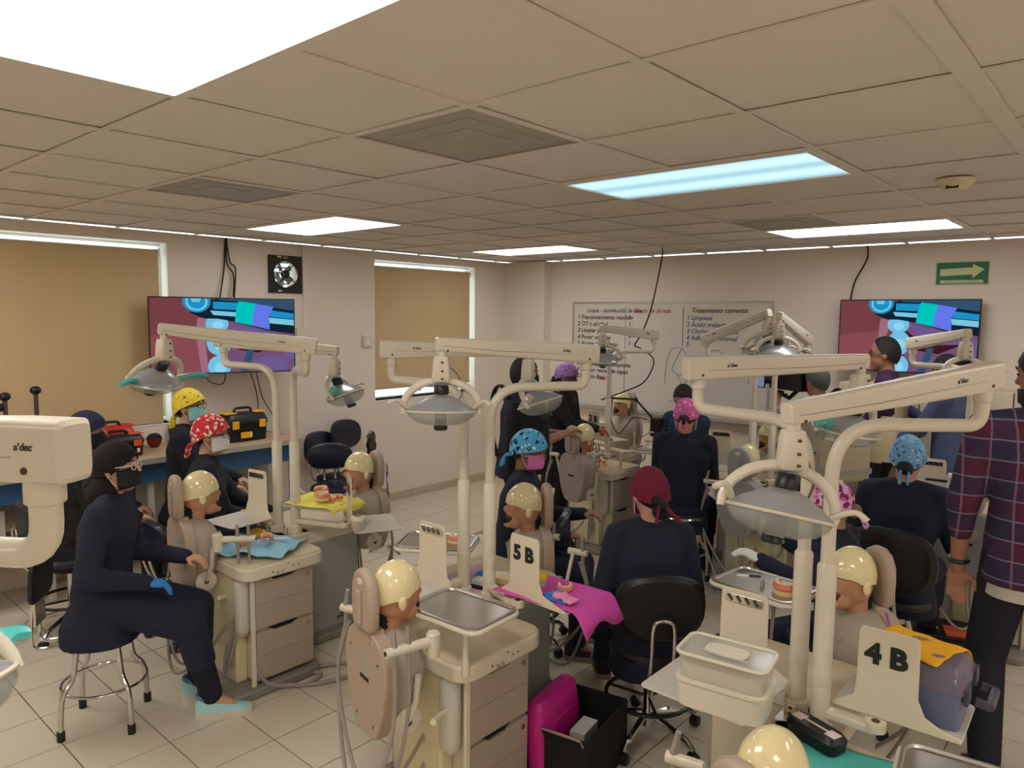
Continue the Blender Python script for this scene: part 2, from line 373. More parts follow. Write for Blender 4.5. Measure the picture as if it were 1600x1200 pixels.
# windows with roller blinds
ALU = mat('white window frame', (235, 238, 238), .35); GLASS = clear('window glass', (235, 245, 250), .08)
FAB = mat('tan blind fabric', (206, 180, 138), .85, bump=.1, bscale=300)
_nt = FAB.node_tree; _b = _nt.nodes['Principled BSDF']; _t = _nt.nodes.new('ShaderNodeBsdfTranslucent'); _t.inputs[0].default_value = lin((220, 190, 140))+(1,)
_m = _nt.nodes.new('ShaderNodeMixShader'); _m.inputs[0].default_value = .10
_nt.links.new(_b.outputs[0], _m.inputs[1]); _nt.links.new(_t.outputs[0], _m.inputs[2]); _nt.links.new(_m.outputs[0], _nt.nodes['Material Output'].inputs[0])
for n, (y0, y1, z0, z1), bot in ((1, W1, 1.10), (2, W2, 1.225)):
    wo = bpy.data.objects.new('window_%d' % n, None); col.objects.link(wo); wo['kind'] = 'structure'
    gg = G()
    for a, b, c, d in ((y0, y1, z0, z0+.015), (y0, y1, z1-.02, z1), (y0, y0+.04, z0+.04, z1-.04), (y1-.04, y1, z0+.04, z1-.04), ((y0+y1)/2-.02, (y0+y1)/2+.02, z0+.04, z1-.04)):
        gg.box(X0-.18, X0-.14, a, b, c, d)
    gg.obj('window_frame', ALU, wo, False)
    for a, b in ((y0+.04, (y0+y1)/2-.02), ((y0+y1)/2+.02, y1-.04)): G().box(X0-.163, X0-.158, a, b, z0+.015, z1-.02).obj('pane', GLASS, wo, False)
    G().box(X0-.14, X0+.004, y0, y1, z0-.012, z0).obj('window_sill', ALU, wo, False)
    rb = thing('roller_blind', ('wide tan roller blind over the window at the left edge', 'tan roller blind over the window next to the corner pillar')[n-1], 'blind', (X0-.055, y0, 0))
    L = y1-y0-.055
    gg = G(); gg.lathe([(.0, 0), (.022, 0), (.022, L), (0, L)], 12, Matrix.Translation((0, .005, z1-.075)) @ Matrix.Rotation(R(-90), 4, 'X')).obj('roller', mat('blind roller', (190, 168, 132), .6), rb)
    for yy in (.0, L): G().box(-.03, .03, yy, yy+.01, z1-.11, z1-.045).obj('end_bracket', ALU, rb, False)
    G().box(.02, .0215, .012, L-.002, bot, z1-.075).obj('fabric', FAB, rb, False)
    G().box(.012, .03, .012, L-.002, bot-.02, bot).obj('bottom_bar', mat('blind bar', (196, 170, 128), .5), rb, False)
    G().tube([(.03, L+.012, z1-.09), (.032, L+.013, z0+.5), (.03, L+.012, z0+.35)], .002, 5).obj('pull_chain', ALU, rb)
# extractor fan in its wall opening
fan = thing('extractor_fan', 'black square extractor fan high on the left wall', 'fan', (X0, 3.68, 2.35))
gg = G(); n = 32; outer = []; 
inner = [Vector((.004, .118*math.cos(2*math.pi*k/n), .118*math.sin(2*math.pi*k/n))) for k in range(n)]
for k in range(n):
    a = 2*math.pi*k/n; c, s_ = math.cos(a), math.sin(a); q = .17/max(abs(c), abs(s_)); outer.append(Vector((.004, q*c, q*s_)))
dx = Vector((.016, 0, 0)); gg.rings([inner, [p+dx for p in inner], [p+dx for p in outer], outer], False, True); gg.obj('frame', mat('fan black', (34, 32, 30), .5), fan, False)
G().tube([(.03, .112*math.cos(2*math.pi*k/24), .112*math.sin(2*math.pi*k/24)) for k in range(24)], .004, 6, True).obj('guard_ring', STEEL, fan)
for a in (50, 140, 230, 320):
    G().tube([(.026, .112*math.cos(R(a)), .112*math.sin(R(a))), (.026, .02*math.cos(R(a)), .02*math.sin(R(a)))], .005, 5).obj('guard_spoke', BLACK, fan)
G().lathe([(0, 0), (.036, 0), (.036, .04), (.02, .05), (0, .05)], 18, Matrix.Rotation(R(90), 4, 'Y') @ T(0, 0, -.01)).obj('hub', BLACK, fan)
for k in range(5):
    M = Matrix.Rotation(R(72*k+20), 4, 'X') @ T(-.04, 0, .07) @ Matrix.Rotation(R(32), 4, 'Z')
    G().box(-.002, .002, -.032, .032, -.04, .042, M).obj('blade', mat('fan blade', (150, 152, 150), .4), fan, False)
for k in range(6): G().box(-.17, -.165, -.15, .15, -.14+k*.05, -.12+k*.05, T(0, 0, 0)).obj('louvre', mat('louvre', (196, 200, 196), .5), fan, False)
for y, z, c in ((-.06, .155, (205, 200, 190)), (.0, .152, (190, 120, 100)), (-.06, -.152, (200, 194, 184))): G().box(.02, .0215, y-.02, y+.02, z-.009, z+.009).obj('sticker', mat('sticker%d' % c[1], c, .6), fan, False)
# conduit and switch boxes
cd = thing('cable_trunking', 'cream cable trunking running down the wall beside the black fan', 'cable trunking', (X0, 3.875, 0))
G().box(0, .022, -.015, .02, 1.72, H-.002).obj('channel', WALL, cd, False)
for z0_, z1_ in ((1.74, 1.86), ): G().box(0, .045, -.1, .06, z0_, z1_).obj('junction_box', mat('box plastic', (226, 214, 192), .5), cd, False, .005)
sw = thing('wall_switch', 'small cream wall plate between the fan and the corner window', 'switch', (X0, 4.6, 1.72)); G().box(0, .03, -.05, .05, -.06, .06).obj('plate', CREAM, sw, False, .004); G().box(.03, .034, -.015, .015, -.025, .025).obj('rocker', ALU, sw, False)
# TVs
def screen_mats():
    cs = dict(rose=(122, 66, 70), rose2=(140, 78, 84), mauve=(118, 84, 116), purple=(112, 92, 150), dark=(20, 34, 52), blue=(30, 150, 206), cyan=(126, 206, 232), steel=(52, 84, 112), teal=(0, 204, 196), peri=(104, 124, 240), tooth=(120, 200, 238), tooth2=(150, 220, 246), pale=(164, 112, 130), maroon=(66, 24, 36))
    return {k: emis('screen '+k, lin(v), .9) for k, v in cs.items()}
SM = screen_mats(); SK = list(SM)
def circ(cx, cy, rx, ry, n=22): return [(cx+rx*math.cos(2*math.pi*k/n), cy+ry*math.sin(2*math.pi*k/n)) for k in range(n)]
PIC = [('rose', [(0, 0), (1, 0), (1, 1), (0, 1)]), ('rose2', [(0, .5), (.34, .42), (.36, 1), (0, 1)]), ('mauve', [(.5, .3), (1, .42), (1, 1), (.5, 1)]), ('purple', [(.52, .33), (.92, .5), (.86, .62), (.7, .6), (.56, .44)]), ('purple', circ(.97, .68, .06, .16)), ('purple', circ(.82, .92, .13, .14)),
       ('maroon', [(.5, .42), (.56, .5), (.66, .62), (.9, .6), (.74, .74), (.6, .7), (.5, .6)]), ('pale', [(.31, .26), (.4, .26), (.36, .5), (.38, 1), (.33, 1), (.3, .5)]),
       ('steel', [(.66, .66), (.71, .66), (.66, 1), (.6, 1)]), ('tooth', circ(.445, .34, .08, .12)), ('tooth', circ(.455, .60, .085, .17)), ('tooth', circ(.455, .92, .08, .15)), ('tooth2', circ(.45, .36, .04, .06)), ('tooth2', circ(.46, .62, .045, .08)), ('tooth2', circ(.46, .94, .04, .07)),
       ('dark', [(.24, .1), (.45, 0), (1, 0), (1, .48), (.8, .43), (.57, .31), (.45, .27), (.36, .27), (.27, .2)]),
       ('steel', [(.46, 0), (1, 0), (1, .15), (.84, .11), (.6, .03), (.46, .02)]), ('blue', [(.42, .04), (.6, .05), (.59, .15), (.42, .14)]), ('cyan', [(.40, .16), (.58, .18), (.58, .24), (.42, .22)]),
       ('teal', [(.6, .03), (.72, .06), (.69, .36), (.57, .31), (.58, .15)]), ('peri', [(.72, .06), (.85, .1), (.815, .24), (.82, .42), (.69, .36), (.7, .2)]),
       ('blue', [(.835, .15), (1, .19), (1, .27), (.82, .24)]), ('cyan', [(.815, .25), (1, .28), (1, .36), (.82, .33)]),
       ('blue', circ(.31, .04, .095, .15)), ('cyan', circ(.31, .045, .075, .12)), ('blue', circ(.31, .04, .06, .1)), ('tooth', [(.27, .0), (.34, 0), (.33, .05), (.28, .05)])]
def clip01(poly):
    out = poly
    for ax, lim, sg in ((0, 0, 1), (0, 1, -1), (1, 0, 1), (1, 1, -1)):
        src, out = out, []
        for k in range(len(src)):
            a, b = src[k-1], src[k]; ia = sg*(a[ax]-lim) >= 0; ib = sg*(b[ax]-lim) >= 0
            if ia != ib:
                t = (lim-a[ax])/(b[ax]-a[ax]); out.append((a[0]+t*(b[0]-a[0]), a[1]+t*(b[1]-a[1])))
            if ib: out.append(b)
        if not out: return out
    return out
def tv(label, a, b, z0, z1):
    a = Vector(a+(0,)); b = Vector(b+(0,)); mid = (a+b)/2; d = (b-a); wd = d.length; ang = math.degrees(math.atan2(d.y, d.x)); hh = z1-z0
    t = thing('television', label, 'television', (mid.x, mid.y, z0), ang)
    G().box(-wd/2, wd/2, 0, .03, 0, hh).obj('bezel', BLACK, t, False, .004)
    G().box(-wd*.32, wd*.32, .03, .06, .06, hh*.75).obj('rear_housing', BLACK, t, False, .006)
    gg = G(); mb = .01; n = 0
    for k, (c, p) in enumerate(PIC):
        p = clip01(p)
        if len(p) < 3: continue
        gg.mi = SK.index(c); y = -.0006-.0001*k
        gg.add([(-wd/2+mb+x*(wd-2*mb), y, hh-mb-v*(hh-2*mb)) for x, v in p], [tuple(range(len(p)))])
    gg.obj('screen', [SM[k] for k in SK], t, False)
    return t
tvl = tv('television on the left wall showing a blue dental handpiece', (-5.94, 2.41), (-5.577, 3.483), 1.495, 2.118)
G().box(-.2, .2, .06, .08, .2, .42).obj('wall_bracket', BLACK, tvl, False); G().tube([(0, .07, .3), (.05, .29, .3)], .025, 8).obj('wall_arm', BLACK, tvl)
tvr = tv('television on the wall with the green arrow sign', (-2.10, 6.70), (-1.055, 6.76), 1.555, 2.165)
G().box(-.2, .2,   .06, .10, .2, .42).obj('wall_bracket', BLACK, tvr, False)
CAB = mat('black cable', (22, 20, 20), .6)
def cable(label, pts, r=.005, m=CAB, name='cable'):
    o = G().tube(bez(pts, 7), r, 6).obj(name, m); return tag(o, label, 'cable')
cable('thin black cable falling from the ceiling to the left television', [(-6.03, 3.108, H-.005), (-6.02, 3.084, 2.368), (-5.98, 3.02, 2.12)], .006)
cable('black cable with a plug hanging above the left television', [(-6.03, 3.12, H-.005), (-6.02, 3.11, 2.42), (-6.0, 3.158, 2.317), (-5.96, 3.13, 2.13)], .006)
cable('looped black cable behind the plug cable above the left television', [(-6.03, 3.115, H-.005), (-6.02, 3.14, 2.43), (-6.0, 3.177, 2.373), (-5.96, 3.14, 2.12)], .006)
cable('short cable loop hanging below the left television', [(-6.02, 2.911, 1.52), (-6.02, 2.921, 1.416), (-6.02, 3.033, 1.381), (-6.02, 3.07, 1.435), (-6.02, 3.06, 1.52)], .004)
cable('cable from the left television down behind the yellow latched toolbox', [(-6.02, 3.29, 1.52), (-6.03, 3.371, 1.244), (-6.03, 3.373, .94)], .004)
cable('grey cable curving from the left television to the counter end', [(-6.02, 3.351, 1.52), (-6.03, 3.421, 1.24), (-6.03, 3.544, 1.023), (-6.03, 3.588, .9), (-6.03, 3.6, .6)], .004)
cable('dark cable from the ceiling to the right television', [(-1.942, 6.84, H-.005), (-1.941, 6.84, 2.515), (-2.031, 6.84, 2.324), (-2.06, 6.83, 2.13)], .007)
cable('long dark cable looping from the ceiling in front of the whiteboard', [(-3.50, 6.05, H-.005), (-3.647, 6.3, 2.553), (-3.745, 6.3, 2.092), (-3.846, 6.3, 1.838), (-3.925, 6.3, 1.712), (-3.863, 6.3, 1.685), (-3.72, 6.3, 1.6), (-3.704, 6.28, 1.495), (-3.764, 6.2, 1.346), (-3.9, 6.0, 1.25), (-3.86, 5.64, 1.22)], .007)
# whiteboard
wb = thing('whiteboard', 'long whiteboard with handwritten notes and sketches on the back wall', 'whiteboard', (-3.935, Y1, 0))
WBM = mat('whiteboard', (214, 206, 194), .25, coat=.2); FR = mat('aluminium', (186, 178, 166), .4, .5)
zb, zt, hw = .985, 2.14, 1.16
G().box(-hw, hw, -.018, 0, zb, zt).obj('panel', WBM, wb, False)
for x0, x1, z0, z1 in ((-hw, hw, zt, zt+.02), (-hw, hw, zb-.02, zb), (-hw-.02, -hw, zb-.02, zt+.02), (hw, hw+.02, zb-.02, zt+.02)): G().box(x0, x1, -.025, 0, z0, z1).obj('frame_rail', FR, wb, False)
G().box(-hw, hw, -.08, 0, zb-.03, zb-.018).obj('pen_tray', FR, wb, False)
def wt(s_, x, z, size, c, nm='handwriting'):
    text(nm, s_, size, mat('marker%d%d%d' % c, c, .6), wb, rigid((1, 0, 0), (0, -1, 0), (x, -.0195, z)), .0003, .0012, 'LEFT', .25)
bk, bl, rd = (52, 46, 42), (86, 88, 128), (190, 80, 76)
wt('Limpia - desinfección de sitio', -.98, 2.06, .062, bl)
for k, s_ in enumerate(('1 Fraccionamiento modelo', '2 OT c alcohol', '3 Limpiar preparación con', '4 Poner celulosa', '5 Ajuste aislamiento', '6 Retirar hilo absorbente', '7 Tallar de raíz', '8 Aplicar silano composite', '9 Limpiar resina de capas', '10 Pulido final')):
    wt(s_, -1.11, 1.985-.075*k, .068, bk)
wt('Grado de dureza', -.36, 2.06, .066, rd)
for k in range(5): wt('%d -' % (k+1), -.42, 1.985-.07*k, .055, bl)
wt('Tratamiento cemento', .33, 2.065, .068, bk)
for k, s_ in enumerate(('1 Limpieza', '2 Ácido grabador', '3 Clorhexidina 2 : 60', '4 Adhesivo universal', '5')): wt(s_, .28, 1.99-.068*k, .066, bl)
wt('1 — 30 s', .93, 2.0, .066, bl); wt('20 s', 1.0, 1.78, .066, bl)
wt('suero', -.80, 1.30, .06, rd)
def stroke(pts, c, r=.0022): G().tube(bez([(x, -.0195, z) for x, z in pts], 6), r, 4).obj('pen_stroke', mat('marker%d%d%d' % c, c, .6), wb)
stroke([(-.46, 2.1), (-.46, 1.6), (-.455, 1.0)], bl, .003); stroke([(.24, 2.1), (.24, 1.7)], rd, .004)
stroke([(.05, 1.3), (.06, 1.5), (.12, 1.66), (.2, 1.68)], bk); stroke([(.24, 1.68), (.17, 1.55), (.13, 1.45), (.2, 1.4), (.3, 1.4), (.35, 1.46), (.3, 1.58), (.24, 1.68)], bk); stroke([(.2, 1.4), (.24, 1.3), (.22, 1.2), (.3, 1.25), (.28, 1.4)], bk); stroke([(.1, 1.12), (.3, 1.10), (.5, 1.09)], bk)
stroke([(.42, 1.42), (.46, 1.55), (.56, 1.65), (.66, 1.66), (.72, 1.55), (.8, 1.45), (.86, 1.42)], bk); stroke([(.9, 1.66), (1.0, 1.66), (1.08, 1.58), (1.1, 1.45)], bk); stroke([(.9, 1.66), (.9, 1.5)], bk); stroke([(.9, 1.5), (.97, 1.5)], bk); stroke([(.97, 1.5), (.97, 1.35)], bk)
# evacuation sign
sg = thing('evacuation_sign', 'green evacuation sign with a pale arrow pointing right', 'sign', (-1.222, Y1, 2.375))
G().box(-.19, .19, -.008, 0, -.095, .095).obj('board', mat('sign edge', (196, 200, 166), .5), sg, False)
G().box(-.182, .182, -.0095, -.008, -.087, .087).obj('green_field', mat('sign green', (24, 108, 62), .5), sg, False)
AR = mat('sign pale', (206, 210, 160), .5)
G().prism([(-.155, -.02), (.075, -.012), (.075, -.042), (.155, .028), (.075, .07), (.075, .045), (-.155, .035)], 0, .0015, Matrix(((1, 0, 0, 0), (0, 0, -1, -.0095), (0, 1, 0, 0), (0, 0, 0, 1)))).obj('arrow', AR, sg, False)
G().box(-.15, .15, -.0105, -.0095, -.08, -.055).obj('caption_strip', AR, sg, False)
text('caption', 'RUTA DE EVACUACIÓN', .022, mat('sign text', (20, 90, 52), .5), sg, rigid((1, 0, 0), (0, -1, 0), (0, -.0107, -.068)))
# tall storage cupboards under the right television
CUP = mat('cupboard', (222, 208, 184), .5)
for n, (x0, x1) in enumerate(((-2.02, -1.40), (-1.395, -.775), (-.77, -.15))):
    t = thing('cupboard', ('cream wall cupboard behind the man in the beige vest', 'cream wall cupboard under the right side of the right television', 'cream wall cupboard behind the person with the phone')[n], 'cupboard', ((x0+x1)/2, Y1-.175, 0), group='cream cupboards along the back wall')
    h_ = (x1-x0)/2
    G().box(-h_, h_, -.15, .17, .06, 1.46).obj('carcass', CUP, t, False); G().box(-h_, h_, -.12, .17, 0, .06).obj('plinth', GREYF, t, False)
    G().box(-h_+.003, h_-.003, -.17, -.15, .065, 1.455).obj('door', CUP, t, False, .003)
    G().tube([(h_-.06, -.17, .7), (h_-.06, -.195, .7), (h_-.06, -.195, .82), (h_-.06, -.17, .82)], .005, 6).obj('handle', STEEL, t)
# ------------------------------------------------------------------ laboratory benches (two stations back to back)
def arcpath(p0, p1, p2, r, n=6):     # p0 -> p1 -> p2 with a rounded corner at p1
    p0, p1, p2 = Vector(p0), Vector(p1), Vector(p2); a = (p0-p1).normalized(); b = (p2-p1).normalized()
    out = []
    for k in range(n+1):
        t = k/n; q = (1-t)**2*(p1+a*r)+2*t*(1-t)*p1+t*t*(p1+b*r); out.append(q)
    return out
CT = rrect(.53, .49, .07, 5)
def side(t, F, opt):
    """one station: drawers face local +x, its operator and mannequin are on local -y"""
    def part(g, name, m, **k):
        g.v = [tuple(F @ Vector(p)) for p in g.v]; return g.obj(name, m, t, **k)
    b = part(G().box(-.07, .375, -.44, -.09, .06, .64), 'cabinet_body', CREAM, smooth=False, bevel=.006)
    part(G().prism(rrect(.56, .56, .08, 5), 0, .05, T(.15, -.33, 0)), 'foot_plate', GREYF, bevel=.01)
    part(G().box(-.10, -.07, -.42, -.03, .07, .63), 'back_panel', GREYP, smooth=False, bevel=.004)
    part(G().box(-.115, -.1, -.35, -.26, .12, .125).box(-.115, -.1, -.35, -.28, .14, .145), 'panel_label', LOGO, smooth=False)
    part(G().box(-.10, -.06, -.46, -.03, .0, .07), 'back_foot', GREYF, smooth=False, bevel=.01)
    part(G().box(.03, .30, -.505, -.44, .05, .63), 'end_panel', PALEY, smooth=False, bevel=.012)
    for z0, z1 in ((.352, .612), (.075, .335)):
        d = part(G().prism([(-.44, z0), (-.1, z0), (-.1, z1), (-.2, z1), (-.225, z1-.014), (-.33, z1-.014), (-.35, z1), (-.44, z1)], .375, .395, Matrix(((0, 0, 1, 0), (1, 0, 0, 0), (0, 1, 0, 0), (0, 0, 0, 1)))), 'drawer', TAUPE, smooth=False, bevel=.003)
        g_ = G().box(.372, .378, -.36, -.19, z1-.016, z1+.006); g_.v = [tuple(F @ Vector(p)) for p in g_.v]; g_.obj('grip_slot', DARK, d, False)
        g_ = G().box(.395, .3955, -.435, -.105, z1-.13, z1-.127); g_.v = [tuple(F @ Vector(p)) for p in g_.v]; g_.obj('crease', mat('crease', (150, 134, 118), .5), d, False)
        g_ = G().lathe([(0, .0), (.011, .0), (.011, .006), (.004, .008), (0, .008)], 12, F @ T(.395, -.135, z1-.035) @ Matrix.Rotation(R(90), 4, 'Y')); g_.obj('lock', CHROME, d)
    c = part(G().prism(CT, .625, .695, T(.165, -.275, 0)), 'countertop', CREAM, bevel=.012, seg=3)
    g_ = G().prism(rrect(.51, .47, .06, 5), .694, .7, F @ T(.165, -.275, 0)); g_.obj('counter_surface', TAN, c, bevel=.002)
    for y, z, r in ((-.36, .655, .004), (-.24, .66, .003), (-.21, .66, .003), (-.27, .68, .003)): 
        g_ = G().lathe([(0, 0), (r, 0), (r, .004), (0, .004)], 8, F @ T(.43, y, z) @ Matrix.Rotation(R(90), 4, 'Y')); g_.obj('button', SCREW, c)
    for y in (-.33, -.30): 
        g_ = G().cap(F @ Vector((.432, y, .65)), F @ Vector((.445, y-.012, .644)), .005, .004, 8); g_.obj('toggle', CHROME, c)
    part(G().lathe([(0, .30), (.012, .305), (.04, .335), (.044, .36), (.044, .6), (.03, .63), (0, .63)], 16, T(.32, -.475, 0)), 'water_bottle', BOTTLE)
    part(G().box(.385, .40, -.47, -.445, .05, .63), 'corner_post', CREAM, smooth=False, bevel=.004)
    # mount for the mannequin
    m_ = part(G().prism([(0, -.05), (.16, .0), (.19, .04), (.19, .10), (.14, .10), (0, .05), (-.04, .03), (-.05, 0), (-.04, -.03)], -.015, .015, T(-.03, -.40, .56) @ Matrix(((0, 0, 1, 0), (-1, 0, 0, 0), (0, 1, 0, 0), (0, 0, 0, 1)))), 'mount_arm', GREYB, bevel=.008)
    for xx in (.03, -.032):
        g_ = G().lathe([(0, -.003), (.014, -.003), (.014, .004), (0, .004)], 12, F @ T(xx-.03, -.40, .56) @ Matrix.Rotation(R(90), 4, 'Y')); g_.obj('pivot', DARK, m_)
    # handpiece holder: post, vertical cylinder, bar with clips
    hx, hy = opt.get('holder', (.22, -.6)); a = R(opt.get('bar', 200)); hz = .80
    part(G().tube(arcpath((hx, hy, .5), (hx, hy, hz), (hx, hy+.001, hz+.02), .001)+[(hx, hy, hz+.03)], .012, 10), 'holder_post', CREAM)
    part(G().tube([(hx, hy, .52), (hx-.04, hy+.06, .5), (hx-.06, hy+.2, .5)], .012, 8), 'holder_bracket', CREAM)
    part(G().lathe([(0, hz-.03), (.024, hz-.028), (.026, hz), (.026, hz+.055), (.02, hz+.062), (0, hz+.062)], 16, T(hx, hy, 0)), 'holder_knuckle', CREAM2)
    e = (hx+.19*math.cos(a), hy+.19*math.sin(a), hz+.03)
    hb = part(G().tube([(hx+.015*math.cos(a), hy+.015*math.sin(a), hz+.03), e], .018, 14), 'holder_bar', CREAM2)
    g_ = G().tube([F @ Vector(e), F @ (Vector(e)+Vector((.002*math.cos(a), .002*math.sin(a), 0)))], .009, 10); g_.obj('bar_end_hole', DARK, hb)
    for k, q in enumerate((.1, .155)):
        p = Vector((hx+q*math.cos(a), hy+q*math.sin(a), hz+.03)); up = p+Vector((-.006, 0, .075))
        g_ = G().tube([F @ (p+Vector((0, 0, -.04))), F @ (p+Vector((0, 0, .01))), F @ up], [.009, .011, .007], 10); g_.obj('syringe', mat('instrument grey', (168, 160, 150), .35, .4), hb)
        h0 = p+Vector((0, 0, -.04)); lo = .10+.07*k
        tgt = Vector((.2+.05*k, -.46, .34))
        g_ = G().tube([F @ v for v in bez([h0, h0+Vector((.0, -.01, -.25)), Vector(((h0.x+tgt.x)/2, min(h0.y, tgt.y)-.06-.03*k, lo)), tgt+Vector((0, -.05, -.12)), tgt], 8)], .0075, 8); g_.obj('hose', HOSE, hb)
    # short second holder with a hanging hose on the other side of the mannequin
    q0 = Vector((opt.get('h2x', -.10), -.60, .80))
    part(G().tube([(-.03, -.42, .55), (-.09, -.55, .62), tuple(q0)], .010, 8), 'side_bracket', CREAM)
    s2 = part(G().tube([tuple(q0+Vector((.03, .0, 0))), tuple(q0+Vector((-.07, -.02, 0)))], .017, 12), 'side_holder', CREAM2)
    p = q0+Vector((-.05, -.015, 0))
    g_ = G().tube([F @ (p+Vector((0, 0, -.05))), F @ (p+Vector((0, 0, .02))), F @ (p+Vector((.012, 0, .08)))], [.009, .012, .008], 10); g_.obj('handpiece', mat('instrument grey', (168, 160, 150), .35, .4), s2)
    for k, lo in enumerate((.12, .2)):
        g_ = G().tube([F @ v for v in bez([p+Vector((.02*k, 0, -.05)), p+Vector((-.02, -.03, -.3)), Vector((.02+.05*k, -.72, lo)), Vector((.16, -.62, .2)), Vector((.2, -.49, .36))], 8)], .008, 8); g_.obj('hose', HOSE, s2)
    return c
UN = {}
def bench(name_lbl, cx, cy, A, B):
    t = thing('simulation_bench', name_lbl, 'bench', (cx, cy, 0), group='two-sided dental simulation benches')
    side(t, Matrix.Identity(4), A); side(t, rotz(180), B)
    G().box(-.07, .07, -.09, .09, .05, .66).obj('centre_column', PALEY, t, False, .01)
    G().prism(rrect(.2, .2, .05, 4), .655, .70).obj('pole_plinth', CREAM, t, bevel=.008)
    for pts in A.get('floor', []): G().tube(bez(pts, 8), .012, 8).obj('floor_hose', HOSE, t)
    UN[name_lbl] = t; return t
U6, U5, U4, U3, U2, U1 = (-3.8, 2.31), (-2.26, 2.335), (-.76, 2.33), (-3.75, 5.55), (-2.26, 5.52), (-.87, 5.6)
bench('cream simulation bench beside the woman in navy on the chrome stool', *U6, dict(bar=50, holder=(.24, -.56), floor=[[(.38, -.45, .2), (.41, -.40, .06), (.46, -.27, .012), (.55, -.15, .012), (.6, .05, .012), (.5, .12, .012), (.38, -.05, .012), (.33, -.2, .012)], [(.42, -.3, .012), (.5, -.22, .012), (.46, -.1, .012), (.38, -.17, .012), (.42, -.3, .012)]]), dict(bar=160))
bench('cream simulation bench in the middle foreground carrying the 5 B plate', *U5, dict(bar=258, holder=(.38, -.62), floor=[[(.0, .45, .2), (.1, .6, .02), (.3, .7, .012), (.42, .55, .012), (.3, .42, .012), (.12, .4, .02)]]), dict(bar=200))
bench('cream simulation bench at the right foreground carrying the 4 B plate', *U4, dict(bar=160), dict(bar=0, holder=(.26, -.6)))
bench('cream simulation bench at the back carrying the 3 B plate', *U3, dict(bar=100, holder=(.26, -.58)), dict(bar=200))
bench('back row simulation bench behind the camera operator', *U2, dict(bar=160), dict(bar=200))
bench('back row simulation bench near the plaid shirt man', *U1, dict(bar=160), dict(bar=200))
# ------------------------------------------------------------------ overhead dental lamps on poles
def lamp_head(t, o, yaw, tilt, tealn=0, roll=0):
    M = T(*o) @ rotz(yaw) @ Matrix.Diagonal((1.2, 1.2, .92, 1))
    Mt = M @ T(0, 0, -.15) @ Matrix.Rotation(R(roll), 4, 'Y') @ Matrix.Rotation(R(tilt), 4, 'X') @ T(0, 0, .15)
    def P(g, M_): g.v = [tuple(M_ @ Vector(p)) for p in g.v]; return g
    w_ = P(G().loft([((0, 0, .0), .016, .016, (1, 0, 0), (0, 1, 0)), ((0, 0, -.035), .016, .016, (1, 0, 0), (0, 1, 0))], 12, 2).loft([((0, 0, -.035), .024, .022, (1, 0, 0), (0, 1, 0)), ((0, 0, -.06), .028, .024, (1, 0, 0), (0, 1, 0)), ((0, 0, -.135), .034, .026, (1, 0, 0), (0, 1, 0)), ((0, 0, -.15), .028, .02, (1, 0, 0), (0, 1, 0))], 20, 5), M).obj('wrist', CREAM2, t)
    for z in (-.06, -.1, -.135): P(G().lathe([(0, 0), (.005, 0), (.005, .003), (0, .003)], 8, T(.006, -.026, z) @ Matrix.Rotation(R(90), 4, 'X')), M).obj('screw', SCREW, w_)
    arc = [(.135*math.cos(R(a)), .01, -.27+.125*math.sin(R(a))) for a in range(-12, 193, 12)]
    P(G().tube(arc, [.010+.008*math.sin(math.pi*k/(len(arc)-1)) for k in range(len(arc))], 10, flat=.8), Mt).obj('yoke', CREAM2, t)
    rf = P(G().lathe([(.0, -.212), (.03, -.213), (.055, -.225), (.09, -.25), (.118, -.275), (.124, -.285), (.116, -.283), (.085, -.258), (.03, -.228), (0, -.226)], 28, None, .78), Mt).obj('reflector', REFL, t)
    P(G().tube([(.123*math.cos(2*math.pi*k/28), .096*math.sin(2*math.pi*k/28), -.285) for k in range(28)], .005, 6, True), Mt).obj('rim', CREAM2, rf)
    P(G().lathe([(.122, -.286), (.116, -.306), (.09, -.333), (.05, -.347), (.0, -.35), (0, -.348), (.05, -.345), (.088, -.331), (.114, -.305), (.12, -.286)], 28, None, .78), Mt).obj('shield', SHIELD, t)
    kn = P(G().lathe([(0, -.21), (.024, -.21), (.026, -.2), (.026, -.172), (.022, -.166), (0, -.166)], 20), Mt).obj('knob', BLACK, t)
    P(G().lathe([(0, -.167), (.019, -.167), (.019, -.1645), (0, -.1645)], 18), Mt).obj('knob_cap', mat('knob blue cap', (120, 160, 190), .4), kn)
    P(G().box(-.02, .02, -.014, .014, -.345, -.285), Mt).obj('bulb_holder', mat('bulb grey', (92, 86, 82), .4, .4), t, False, .003)
    P(G().lathe([(0, -.372), (.018, -.372), (.024, -.366), (.024, -.35), (0, -.35)], 16), Mt).obj('bulb_cap', BLACK, t)
    for k, sx in enumerate((-1, 1)):
        h = P(G().tube(bez([(sx*.118, -.0, -.268), (sx*.138, -.02, -.245), (sx*.158, -.035, -.236), (sx*.178, -.045, -.252)], 5), .0085, 8), Mt).obj('handle', CREAM2, t)
        if k < tealn:
            P(G().tube(bez([(sx*.12, -.02, -.275), (sx*.15, -.035, -.25), (sx*.185, -.045, -.238), (sx*.225, -.055, -.25)], 5), [.012]*5+[.022]*5+[.02]*5+[.012], 8, flat=.7), Mt).obj('barrier_film', TEAL, h)
    P(G().tube(bez([(.0, .025, -.06), (.05, .05, -.12), (.07, .04, -.2), (.05, .02, -.25)], 5), .003, 6), M).obj('lamp_wire', mat('lamp wire', (120, 112, 100), .5), t)
